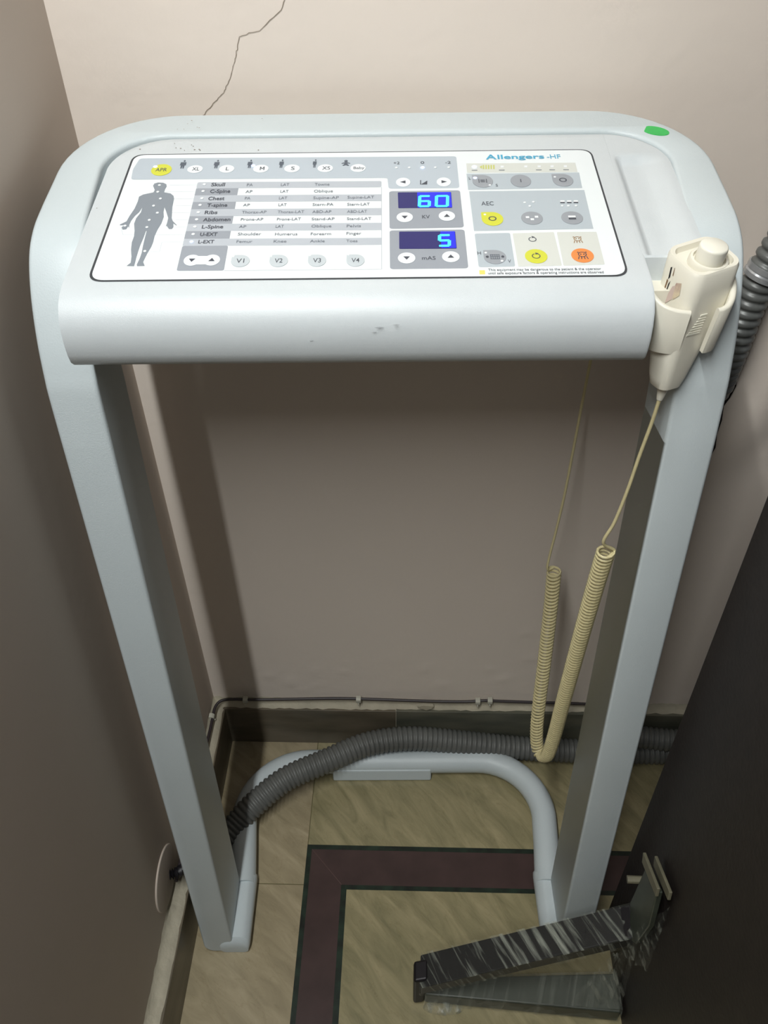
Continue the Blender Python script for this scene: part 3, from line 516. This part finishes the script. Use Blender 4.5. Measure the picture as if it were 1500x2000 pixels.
def rad_icon(mb, u, v, h, m, k=1):
    ringp(mb, u, v+1*k, 2.4*k, 3.1*k, 0, 360, m, h)
    for dx in (-1.1, 1.1): flat(mb, ell(u+dx*k, v+1.2*k, .6*k, .7*k, 10), h, m)
    for dx in (-2.6, -.9, .9, 2.6):
        flat(mb, [(u+(dx-.35)*k, v-1.4*k), (u+(dx+.35)*k, v-1.4*k), (u+(dx*1.3+.35)*k, v-4.6*k), (u+(dx*1.3-.35)*k, v-4.6*k)], h, m)
    flat(mb, [(u-3.4*k, v+2.6*k), (u-1.9*k, v+3.9*k), (u-3.3*k, v+4.2*k)], h, m); flat(mb, [(u+3.4*k, v+2.6*k), (u+1.9*k, v+3.9*k), (u+3.3*k, v+4.2*k)], h, m)
rot_icon(pan, *RING, H0+.3); M_p['rd'] = mat('print_tan', lin(150, 116, 76), .5); rad_icon(pan, *RAD, H0+.3, M_p['rd'])
ps = D.objects.new
panel = pan.build('control_panel', None, stand, smooth=False, recalc=False); panel['label'] = 'white printed membrane panel'
D.objects.remove(to)
cu = D.curves.new('lettering', 'FONT'); to = D.objects.new('lettering', cu); COL.objects.link(to); cu.resolution_u = 3
LBL = {'ye': 'yellow', 'or': 'orange', 'pale': 'pale', 'gw': 'greyish white', 'dg2': 'grey'}
for u, v, rx, ry, col, shape, g in BUTTONS:
    bb = MB(); o_ = ell(u, v, rx, ry, 32)
    if shape:      # drop shape: a circle pulled out to a corner at the upper left
        o_ = [(a, c_) if not (95 < math.degrees(math.atan2(c_-v, a-u)) % 360 < 175) else None for a, c_ in o_]
        k = o_.index(None); o_ = [p for p in o_ if p]; o_[k:k] = round_poly([(u-rx*.35, v+ry), (u-rx*.98, v+ry*.98), (u-rx, v+ry*.3)], 0)
    oi = [(u+(a-u)*.95, v+(c_-v)*.95) for a, c_ in o_]
    bb.loft([[PP(a, c_, H0+.25) for a, c_ in o_], [PP(a, c_, H0+.42) for a, c_ in o_], [PP(a, c_, H0+.5) for a, c_ in oi]], M_p[col])
    h = H0+.62; tx_, td = M_p['tx2'], M_p['tx']
    if g == 'v': flat(bb, [(u-2.6, v+1.8), (u+2.6, v+1.8), (u, v-2.6)], h, td)
    elif g == '^': flat(bb, [(u-2.6, v-1.8), (u+2.6, v-1.8), (u, v+2.6)], h, td)
    elif g == '<': flat(bb, [(u+2, v-2.4), (u+2, v+2.4), (u-2.8, v)], h, td)
    elif g == '>': flat(bb, [(u-2, v-2.4), (u-2, v+2.4), (u+2.8, v)], h, td)
    elif g == 'O': ringp(bb, u, v, 2.3, 3.3, 0, 360, td, h)
    elif g == 'I': flat(bb, [(u-.4, v-2.6), (u+.4, v-2.6), (u+.4, v+2.6), (u-.4, v+2.6)], h, td)
    elif g == 'sq':
        for du, dv in ((-3.6, 1), (0, -2.2), (3.8, 1.4)): flat(bb, [(u+du-1.4, v+dv-1.4), (u+du+1.4, v+dv-1.4), (u+du+1.4, v+dv+1.4), (u+du-1.4, v+dv+1.4)], h, M_p['wh'])
    elif g == 'half':
        flat(bb, [(u-3, v), (u+3, v), (u+3, v+2.8), (u-3, v+2.8)], h, M_p['wh']); flat(bb, [(u-3, v-2.8), (u+3, v-2.8), (u+3, v), (u-3, v)], h, td)
    elif g == 'hv':
        for du in (-6, 6): flat(bb, ell(u+du, v, 1.2, 1.5, 12), h, td)
        for k in range(5): flat(bb, [(u-3.6+k*1.6, v-3.2), (u-2.8+k*1.6, v-3.2), (u-2.8+k*1.6, v+3.2), (u-3.6+k*1.6, v+3.2)], h, tx_)
        for k in (-3.2, 0, 2.5): flat(bb, [(u-3.8, v+k), (u+3.8, v+k), (u+3.8, v+k+.6), (u-3.8, v+k+.6)], h, tx_)
    elif g == 'F':
        for sx in (-1, 1): flat(bb, [(u+sx*3.6, v-3), (u+sx*2.9, v-3), (u+sx*2.9, v+3), (u+sx*3.6, v+3)], h, td)
        for k in range(4): flat(bb, [(u-2, v-2+k*1.2), (u+2, v-2+k*1.2), (u+2, v-1.5+k*1.2), (u-2, v-1.5+k*1.2)], h, td)
    elif g == 'M':
        for a_ in ([(-2, -2.8), (-1.2, -2.8), (-1.2, 2.8), (-2, 2.8)], [(1.2, -2.8), (2, -2.8), (2, 2.8), (1.2, 2.8)], [(-2, 2.8), (-1.2, 2.8), (.35, -1.2), (-.35, -1.2)], [(2, 2.8), (1.2, 2.8), (-.35, -1.2), (.35, -1.2)]): flat(bb, [(u+1.2+p, v+q2) for p, q2 in a_], h, td)
    elif g == 'ring': rot_icon(bb, u, v, h, 1.05)
    elif g == 'skull': rad_icon(bb, u, v, h, td, 1.1)
    elif g: text(bb, g, u+(.8 if g in 'XL L M S XS Baby' else 0), v, {'APR': 10, 'Baby': 9.5, 'XL': 6.5, 'XS': 7, 'L': 2.8, 'M': 4.2, 'S': 3.2}.get(g, 6.2), 5.6 if g != 'Baby' else 4.2, td, h, 0, True)
    bo = bb.build('button', None, panel, smooth=False, recalc=False); bo['label'] = LBL[col] + ' membrane button'
# blank white band joining the two small arrows under the table
D.objects.remove(to)
for u, v, r, kind in PANEL_DOTS:
    d_ = MB(); h0 = H0+.3; lit = kind == 'lit'; rr = r*1.0
    loops = [[PP(a, c_, h0+dh) for a, c_ in ell(u, v, rr*k, rr*k, 14)] for dh, k in ((0, 1), (.35, .92), (.55, .6), (.62, .2))]
    d_.loft(loops); o = d_.build('indicator_lamp', M_lit if lit else M_p['wh'], panel, recalc=False)
    if lit: o['label'] = 'lit blue-white indicator lamp'
for nm, pts in DISPLAYS:
    dd = MB(); P = round_poly(pts, 1, 3)
    dd.loft([[PP(a, c_, H0+.15) for a, c_ in P], [PP(a, c_, H0+.45) for a, c_ in P]], M_disp)
    us = [p[0] for p in pts]; vs_ = [p[1] for p in pts]; u0, u1, v0, v1 = min(us)+.4, max(us)-.4, min(vs_)+.4, max(vs_)-.4
    ug = u0 + (u1-u0)*(.36 if nm == 'kv' else .74)
    flat(dd, [(ug, v0), (u1, v0), (u1, v1), (ug, v1)], H0+.5, M_disp2)
    segs = {'6': 'afgedc', '0': 'abcdef', '5': 'afgcd'}
    for ch, (a0, b0), (a1, b1) in DIGITS:
        if (nm == 'kv') != (b0 > 80): continue
        wv = (a1-a0); hv = (b1-b0); t_ = 2.5; vm = (b0+b1)/2; sl = .06
        def seg(p, q2, w_):
            d = Vector((q2[0]-p[0], q2[1]-p[1])); L_ = d.length; d.normalize(); n_ = Vector((-d.y, d.x))*w_/2; e_ = d*(w_*.22)
            p = (p[0]-d.x*w_*.12, p[1]-d.y*w_*.12); q2 = (q2[0]+d.x*w_*.12, q2[1]+d.y*w_*.12)
            P_ = [(p[0], p[1]), (p[0]+e_.x+n_.x, p[1]+e_.y+n_.y), (q2[0]-e_.x+n_.x, q2[1]-e_.y+n_.y), (q2[0], q2[1]), (q2[0]-e_.x-n_.x, q2[1]-e_.y-n_.y), (p[0]+e_.x-n_.x, p[1]+e_.y-n_.y)]
            flat(dd, [(x+sl*(y-vm), y) for x, y in P_], H0+.6, M_digit)
        i_ = t_/2; A0, A1, B0, B1 = a0+i_, a1-i_, b0+i_, b1-i_
        S = {'a': ((A0, B1), (A1, B1)), 'b': ((A1, B1), (A1, vm)), 'c': ((A1, vm), (A1, B0)), 'd': ((A0, B0), (A1, B0)), 'e': ((A0, vm), (A0, B0)), 'f': ((A0, B1), (A0, vm)), 'g': ((A0, vm), (A1, vm))}
        for c_ in segs[ch]: seg(*S[c_], t_)
    o = dd.build('display', None, panel, smooth=False, recalc=False); o['label'] = 'blue digital display showing ' + ('60' if nm == 'kv' else '5')

# ---------------- ivory cradle for the hand switch, right front of the housing
hh = MB()
plan = [(.2285, .580), (.219, .5815), (.209, .586), (.2015, .596), (.1985, .610), (.1985, .640), (.201, .652), (.209, .658), (.254, .658), (.263, .652), (.2655, .640), (.2655, .610), (.2635, .596), (.259, .587), (.2535, .583), (.2495, .582)]
PL = [Vector(p) for p in [(a.x, a.y) for a in spline([Vector((x, y, 0)) for x, y in plan], 4)]]
cen = Vector((.233, .618)); loops = []
N_ = len(PL); nrm = []
for i in range(N_):
    t = (PL[min(i+1, N_-1)]-PL[max(i-1, 0)]).normalized(); nrm.append(Vector((t.y, -t.x)))
def zt(y): return min(1.033 + (y-.580)*.5, 1.0475)
th = .0052
for i, p in enumerate(PL):
    n_ = nrm[i]; q0, q1 = p - n_*th*.5, p + n_*th*.5
    def lo(pt): c_ = cen + (pt-cen)*.90; return Vector((c_.x, c_.y+.003, .992))
    z_ = zt(p.y)
    loops.append([lo(q0), Vector((q0.x, q0.y, z_-.002)), Vector((p.x-n_.x*th*.36, p.y-n_.y*th*.36, z_-.0008)), Vector((p.x-n_.x*th*.15, p.y-n_.y*th*.15, z_-.0001)), Vector((p.x+n_.x*th*.15, p.y+n_.y*th*.15, z_-.0001)), Vector((p.x+n_.x*th*.36, p.y+n_.y*th*.36, z_-.0008)), Vector((q1.x, q1.y, z_-.002)), lo(q1)])
hh.loft(loops)
hh.box((.1995, .602, 1.00), (.262, .6205, 1.0385))
hh.build('hand_switch_holder', M_ivory, stand, angle=50)['label'] = 'ivory plastic cradle at the right front corner'

# ------------------------------------------------------------------ the hand switch in the cradle with its coiled cord
hs = empty('hand_switch', wl_((.236, .605, .95)), PSI, 'ivory exposure hand switch with round push button, resting in the cradle, yellowed coiled cord hanging', 'hand switch')
hs_o = Vector((.236, .605, .95))
def HS(p): return Vector(p) - hs_o
SEC = [(.2285, .598, .9550, .0085, .0080, .0065), (.2290, .598, .9570, .0115, .0105, .008), (.2295, .599, .966, .0138, .0125, .009), (.2315, .602, .985, .0165, .0150, .009), (.2345, .605, 1.010, .0198, .0180, .009), (.2365, .607, 1.028, .0215, .0195, .009), (.2385, .609, 1.047, .0222, .0205, .0095), (.2398, .6105, 1.0605, .0224, .0207, .010), (.2400, .611, 1.063, .0215, .0198, .0095)]
hbm = MB(); loops = []
ya = math.radians(24)          # the switch is turned a little in its cradle
def sec(cx, cy, cz, hx, hy, r, lean=0):
    out = []
    for x, y in rrect(0, 0, hx, hy, min(r, hx*.95, hy*.95), 6):
        X_, Y_ = x*math.cos(ya)-y*math.sin(ya), x*math.sin(ya)+y*math.cos(ya); out.append(HS((cx+X_, cy+Y_, cz+lean*Y_)))
    return out
LN = .18
for s in SEC: loops.append(sec(*s, lean=0 if s[2] < .97 else LN*min(1, (s[2]-.97)/.05)))
# raised rim, then the sunk top face
loops.append(sec(.2400, .611, 1.0628, .0185, .0168, .008, LN)); loops.append(sec(.2400, .611, 1.0585, .0178, .0160, .0075, LN))
hbm.loft(loops); body = hbm.build('body', M_ivory, hs, angle=45)
def disc_stack(name, c, prof_, m, parent, ax=Vector((.05, -.17, 1)).normalized(), n=28):
    a = ax.cross(Vector((1, 0, 0))).normalized(); b2 = ax.cross(a); d_ = MB()
    d_.loft([[HS(c) + ax*h_ + (a*math.cos(6.28318*i/n)+b2*math.sin(6.28318*i/n))*r_ for i in range(n)] for h_, r_ in prof_]); return d_.build(name, m, parent, angle=50)
bc = (.2425, .6075, 1.0575)
disc_stack('collar', bc, [(0, .0155), (.004, .0152), (.0055, .0142), (.0056, .0125), (.003, .012)], M_ivory, hs)
disc_stack('push_button', bc, [(.001, .0108), (.015, .0108), (.0165, .0104), (.0172, .0094), (.0174, .0)], M_ivory2, hs)['label'] = 'round white push button'
disc_stack('strain_relief', (.2275, .597, .941), [(0, .0026), (.002, .0030), (.012, .0048), (.0165, .0044)], M_ivory, hs, ax=Vector((.08, .08, 1)).normalized())
# moulded ridges on the front face
rm = MB(); n_ = Vector((math.sin(ya)*1, -math.cos(ya), 0)); xd = Vector((math.cos(ya), math.sin(ya), 0))
def front_pt(u_, z_):
    for a, c_ in zip(SEC, SEC[1:]):
        if a[2] <= z_ <= c_[2]:
            k = (z_-a[2])/(c_[2]-a[2]); cx, cy, hy = (a[i]*(1-k)+c_[i]*k for i in (0, 1, 4)); break
    return HS(Vector((cx, cy, z_)) + n_*(hy) + xd*u_)
for i in range(8):
    z_ = 1.009+.0022*i; w0, w1 = -.0115+.0009*i, .0010; wid = .0013 if i in (0, 7) else .0006
    pts_ = [front_pt(w0, z_), front_pt(w1, z_), front_pt(w1, z_+wid), front_pt(w0, z_+wid)]
    rm.hexa([p - n_*.0004 for p in pts_] + [p + n_*.0007 for p in pts_])
rm.build('ridge_emblem', M_ivory2, hs, smooth=False)
# worn label on the left face
lm = MB(); ld = -xd
def left_pt(v_, z_, o_=.0003):
    for a, c_ in zip(SEC, SEC[1:]):
        if a[2] <= z_ <= c_[2]:
            k = (z_-a[2])/(c_[2]-a[2]); cx, cy, hx = (a[i]*(1-k)+c_[i]*k for i in (0, 1, 3)); break
    return HS(Vector((cx, cy, z_)) + ld*(hx+o_) + n_*v_)
for sh, mm in (([(.002, 1.047), (.0075, 1.049), (.0085, 1.040), (.003, 1.034), (.000, 1.039)], M_paper), ([(-.001, 1.043), (.002, 1.045), (.002, 1.034), (-.004, 1.028), (-.005, 1.032)], mat('pink_paper', lin(196, 176, 168), .6)),
               ([(-.008, 1.055), (-.0065, 1.056), (-.006, 1.048), (-.0075, 1.046)], M_tape), ([(-.0085, 1.046), (-.007, 1.045), (-.0078, 1.038), (-.009, 1.039)], M_stain), ([(-.006, 1.043), (-.0045, 1.046), (-.0055, 1.036), (-.0065, 1.037)], M_tape),
               ([(-.004, 1.056), (-.0035, 1.0565), (-.003, 1.050), (-.004, 1.0505)], M_stain), ([(-.0085, 1.034), (-.007, 1.034), (-.0065, 1.029), (-.0075, 1.029)], M_stain)):
    lm.add([left_pt(*p) for p in sh], [tuple(range(len(sh)))], mm)
for k in range(5):      # small star-shaped mark
    a_ = 1.25*k; lm.add([left_pt(.0015+.0022*math.cos(a_), 1.0215+.0026*math.sin(a_), .0005), left_pt(.0015+.0005*math.cos(a_+1.2), 1.0215+.0005*math.sin(a_+1.2), .0005), left_pt(.0015+.0005*math.cos(a_-1.2), 1.0215+.0005*math.sin(a_-1.2), .0005)], [(0, 1, 2)], M_tape)
lm.build('worn_label', None, hs, smooth=False, recalc=False)['label'] = 'torn beige label with dark marks'
# cord: straight lead, tight coil, straight lead back up under the housing
def helix(path, R, pitch, n=12, taper=0):
    P = resample(path, pitch/n); pts_, A, B = frames(P); out_ = []
    for i, (c_, a, b2) in enumerate(zip(pts_, A, B)):
        t = 2*math.pi*i/n; out_.append(c_ + (a*math.cos(t)+b2*math.sin(t))*R)
    return out_
wire_r = .00165
cpath = spline([HS(p) for p in [(.2135, .602, .757), (.2140, .611, .700), (.2150, .622, .62), (.2170, .635, .53), (.2195, .65, .43), (.2220, .662, .35), (.2225, .672, .285), (.2215, .680, .262), (.2165, .690, .250), (.2115, .700, .262), (.2085, .708, .30), (.2085, .718, .345), (.2095, .735, .43), (.2085, .748, .52), (.2070, .755, .572)]], 14)
cm = MB()
hx_ = helix(cpath, .0082, .0057, 12)
cm.tube(hx_, wire_r, 6)
lead1 = spline([HS(p) for p in [(.2275, .597, .943), (.2258, .597, .917), (.222, .597, .88), (.2185, .5965, .84), (.2135, .597, .80), (.2075, .598, .772)]] + [hx_[0], hx_[3]], 8); cm.tube(lead1, .00175, 8)
lead2 = spline([hx_[-4], hx_[-1]] + [HS(p) for p in [(.1985, .757, .592), (.2015, .757, .64), (.2040, .756, .70), (.2050, .755, .78), (.2060, .754, .86), (.2075, .752, .95), (.208, .750, 1.008)]], 8); cm.tube(lead2, .0016, 8)
cm.build('coiled_cord', M_cord, hs, angle=60)['label'] = 'yellowed coiled cord in a long hanging loop'

# ------------------------------------------------------------------ hoses and cables
def corrugated(path, R, pitch, amp, n=20, sub=6):
    P = resample(path, pitch/sub); hb_ = MB(); rs = []
    for i in range(len(P)): rs.append(R - amp*(.5-.5*math.cos(2*math.pi*i/sub))**2)
    hb_.tube(P, rs, n); return hb_
h1 = spline([(-.330, .570, .026), (-.318, .620, .026), (-.300, .660, .028), (-.279, .690, .034), (-.255, .716, .046), (-.203, .757, .062), (-.134, .792, .066), (-.066, .826, .066), (.008, .8425, .060), (.096, .8465, .045), (.19, .847, .030), (.30, .847, .0235), (.45, .847, .0235), (.62, .85, .0235)], 16)
tag(corrugated(h1, .0215, .0088, .0028).build('corrugated_hose', M_hose, angle=80), 'long grey corrugated hose lying along the back skirting and over the stand base', 'hose')
h2 = spline([(.33, .852, .060), (.39, .850, .068), (.43, .846, .068), (.47, .842, .068), (.54, .84, .068), (.62, .84, .068)], 16)
tag(corrugated(h2, .0200, .0088, .0026).build('corrugated_hose', M_hose, angle=80), 'short dark corrugated hose end on top of the long one, beside the dark cabinet', 'hose')

# conduit on the wall at the right, sinking into the plaster
cd = empty('wall_conduit', (.40, .86, .6), 0, 'dark ribbed metal conduit with shiny collar, running down the back wall into the plaster', 'conduit')
def CD(p): return Vector(p) - Vector((.40, .86, .6))
c1 = spline([CD(p) for p in [(.425, .858, 1.08), (.406, .858, 1.02), (.390, .858, .970), (.379, .858, .93), (.373, .858, .89), (.371, .859, .85), (.370, .864, .81), (.369, .874, .77), (.346, .892, .72), (.34, .897, .64)]], 16)
corrugated(c1, .0190, .0105, .0030, 20, 8).build('ribbed_pipe', M_conduit, cd, angle=80)
cc_ = MB(); CLR = lambda n_: [.0196 if .42 < i/(n_-1) < .60 else .0208 for i in range(n_)]; q_ = resample(spline([CD((.3815, .858, .939)), CD((.3777, .858, .926))], 6), .0016); cc_.tube(q_, CLR(len(q_)), 24)
cc_.build('collar', M_chrome, cd)['label'] = 'shiny metal collar'
# flat dark sheet painted as the shade inside the conduit's slot
ed = [(.397, .872), (.3965, .852), (.3925, .838), (.3945, .822), (.392, .806), (.3965, .79), (.3985, .772), (.3955, .755), (.391, .742), (.3935, .722), (.3925, .70), (.3955, .68), (.3925, .66), (.388, .640), (.378, .70), (.365, .76), (.360, .83), (.365, .872)]
sl_ = MB(); sl_.add([Vector((x, YW-.0012-wall_h(x, z), z)) for x, z in ed], [tuple(range(len(ed)))]); o = sl_.build('slot_shade', M_dark, wb, smooth=False); o['label'] = 'dark sheet painted as the shade of a slot in the plaster'

# thin cable clipped above the skirting
cbp = spline([(-.3335, .55, .128), (-.3335, .66, .128), (-.3335, .76, .124), (-.3335, .81, .118), (-.333, .838, .1195), (-.3315, .858, .1225), (-.322, .870, .1245), (-.300, .8735, .124), (-.270, .874, .123), (-.20, .875, .125), (-.12, .876, .128), (-.05, .8755, .1275), (.04, .875, .1255), (.10, .8745, .1265), (.135, .8745, .1305), (.16, .875, .129), (.22, .8755, .1265), (.285, .876, .1245), (.330, .877, .121)], 10)
cb = MB(); cb.tube(cbp, .0026, 8); tag(cb.build('wall_cable', M_cable), 'thin black cable clipped along the wall just above the skirting', 'cable')
def clip(x, y, z, rz, lab):
    k = MB(); w_ = .0042
    pr_ = [(-.0012, -.006), (-.0045, -.0035), (-.0052, 0), (-.0045, .0035), (-.0012, .006), (.004, .006), (.004, -.006)]
    k.loft([[Vector((sx, a, c_)) for a, c_ in pr_] for sx in (-w_, w_)]); 
    k.tube([Vector((0, .001, -.0068)), Vector((0, -.0062, -.0068))], .0016, 8)
    o = k.build('cable_clip', M_clip, None, bevel=.0006); o.location = (x, y, z); o.rotation_euler = (0, 0, rz)
    return tag(o, lab, 'cable clip', 'clips holding the thin wall cable')
clip(-.281, .8735, .1225, 0, 'white cable clip on the back wall, nearest the corner')
clip(-.083, .8745, .1275, 0, 'white cable clip on the back wall, midway between the stand legs')
clip(.1235, .8735, .129, 0, 'white cable clip, left one of the close pair beside the coiled cord')
clip(.1445, .874, .1305, 0, 'white cable clip, right one of the close pair beside the coiled cord')
clip(-.335, .840, .1185, math.radians(90), 'white cable clip on the left wall just before the corner')

# round blanking plate on the left wall with a taped wire stub
bp = empty('blanking_plate', (XW, .538, .166), 0, 'round grey cover plate on the left wall above the skirting, taped black wire coming out', 'cover plate')
k = MB(); n = 40
k.loft([[Vector((h_, r_*math.cos(6.28318*i/n), r_*math.sin(6.28318*i/n))) for i in range(n)] for h_, r_ in ((0, .0455), (.0012, .046), (.0022, .045), (.0025, .043), (.0027, .01))])
M_plate = mat('plate_plastic', lin(188, 178, 166), .6)
k.build('plate', M_wall2, bp, angle=30)
k = MB(); pth = spline([Vector((.002, .010, -.012)), Vector((.012, .014, -.014)), Vector((.018, .024, -.022)), Vector((.020, .036, -.034)), Vector((.012, .05, -.055)), Vector((.008, .08, -.062))], 8)
rs = [.0058*(1+.4*math.sin(i*2.1)+.2*random.random()) for i in range(len(pth))]; k.tube(pth, rs, 8)
k.build('taped_wire', M_tape, bp, angle=80)['label'] = 'black taped wire'

# ------------------------------------------------------------------ tall dark cabinet at the right
cab = MB(); cab.box((.311, -1.2, .0), (.85, .5645, 1.9))
tag(cab.build('cabinet', M_wood, None, bevel=.002), 'tall dark brown cabinet side filling the right foreground', 'cabinet')

# ------------------------------------------------------------------ steel bracket wrapped in stretch film
br = empty('wrapped_bracket', (.02, .45, 0), 0, 'black steel V-shaped bracket wrapped in clear stretch film, on the floor against the dark cabinet', 'bracket')
o0 = Vector((.02, .45, 0))
def BR(p): return Vector(p) - o0
def bar(mb, a, b2, w1, h1, w2, h2, m=None):
    """straight bar between two points, w across (y), h up"""
    c = []
    for p, w_, h_ in ((a, w1, h1), (b2, w2, h2)):
        p = BR(p); c.append([p+Vector((0, -w_/2, -h_/2)), p+Vector((0, w_/2, -h_/2)), p+Vector((0, w_/2, h_/2)), p+Vector((0, -w_/2, h_/2))])
    mb.loft(c, m)
k = MB(); bar(k, (.024, .456, .060), (.297, .472, .206), .044, .026, .042, .028); k.build('upper_bar', M_steel, br, bevel=.002)['label'] = 'black upper bar'
k = MB(); bar(k, (.030, .450, .018), (.305, .447, .020), .022, .030, .052, .034); k.build('lower_bar', mat('grey_green_steel', lin(62, 66, 57), .4, var=.3, vscale=15), br, bevel=.003)['label'] = 'grey-green lower bar'
k = MB(); k.hexa([BR(p) for p in ((.014, .436, .004), (.030, .438, .004), (.030, .466, .004), (.014, .464, .004), (.014, .440, .078), (.034, .442, .082), (.034, .470, .082), (.014, .468, .078))]); k.build('end_cap', M_steel, br, bevel=.004)
k = MB(); n = 16; k.loft([[BR((.058+.030*math.cos(6.28318*i/n)*s_, .432+.010*math.sin(6.28318*i/n)*s_, z_)) for i in range(n)] for z_, s_ in ((.0005, .9), (.004, 1), (.009, .9), (.011, .5))]); k.build('foot_pad', M_film2, br)
def film(name, quad, nu, nv, amp, m, label=None, fold=5):
    """crumpled sheet of stretch film across four corners"""
    A_, B_, C_, D_ = [BR(p) for p in quad]; nn = (B_-A_).cross(D_-A_).normalized(); f_ = MB(); V = []
    ph = [random.uniform(0, 6) for _ in range(4)]
    for j in range(nv+1):
        for i in range(nu+1):
            u_, v_ = i/nu, j/nv; p = A_.lerp(B_, u_).lerp(D_.lerp(C_, u_), v_)
            wv = math.sin(u_*fold*6.28+v_*2.5+ph[0])*.5 + math.sin(u_*fold*15+v_*-3+ph[1])*.35 + random.uniform(-.35, .35)
            V.append(p + nn*amp*wv)
    f_.add(V, [(j*(nu+1)+i, j*(nu+1)+i+1, (j+1)*(nu+1)+i+1, (j+1)*(nu+1)+i) for j in range(nv) for i in range(nu)])
    o = f_.build(name, m, br, angle=80, recalc=False)
    if label: o['label'] = label
    return o
# film wound round the upper bar: front and top faces
film('stretch_film', [(.022, .4325, .046), (.299, .4495, .191), (.299, .4495, .221), (.022, .4325, .074)], 60, 5, .0008, M_film2)
film('stretch_film', [(.022, .4325, .0745), (.299, .4495, .2215), (.299, .494, .2215), (.022, .479, .0745)], 60, 8, .0009, M_film3)
film('stretch_film', [(.030, .436, .004), (.307, .420, .004), (.307, .424, .040), (.030, .438, .036)], 40, 5, .0015, M_film)
film('stretch_film', [(.030, .438, .036), (.307, .424, .040), (.307, .474, .041), (.030, .462, .036)], 40, 6, .0012, M_film)
# crumpled film between the bars at the cabinet end
film('stretch_film', [(.235, .430, .035), (.306, .428, .035), (.304, .452, .19), (.270, .448, .165)], 16, 14, .004, M_film2, 'bunched stretch film', 3)
film('stretch_film', [(.285, .448, .17), (.309, .418, .20), (.309, .436, .34), (.288, .440, .28)], 12, 14, .005, M_film2, 'bunched stretch film', 3)
PEG = [(.3112, .497, .2795), (.284, .4985, .2775)]
# two upright tabs against the cabinet and a peg
M_tab = mat('dusty_tab', lin(120, 116, 96), .5, var=.25, vscale=40)
for x_, dy in ((.2905, 0), (.3035, -.004)):
    k = MB(); k.hexa([BR(p) for p in ((x_-.002, .437+dy, .368), (x_+.002, .437+dy, .368), (x_+.002, .490+dy, .342), (x_-.002, .490+dy, .342), (x_-.002, .440+dy, .382), (x_+.002, .440+dy, .382), (x_+.002, .496+dy, .356), (x_-.002, .496+dy, .356))]); k.build('mounting_tab', M_tab, br, bevel=.001)
yz = [(.486, .340), (.445, .362), (.432, .30), (.440, .225), (.455, .200), (.488, .236)]
k = MB(); k.loft([[BR((x_, y_, z_)) for y_, z_ in yz] for x_ in (.293, .301)]); k.build('bracket_plate', mat('greenish_plate', lin(70, 76, 66), .35, var=.4, vscale=30), br, bevel=.002)
k = MB(); k.tube([BR(p) for p in PEG], .005, 10); k.build('peg', M_tab, br)
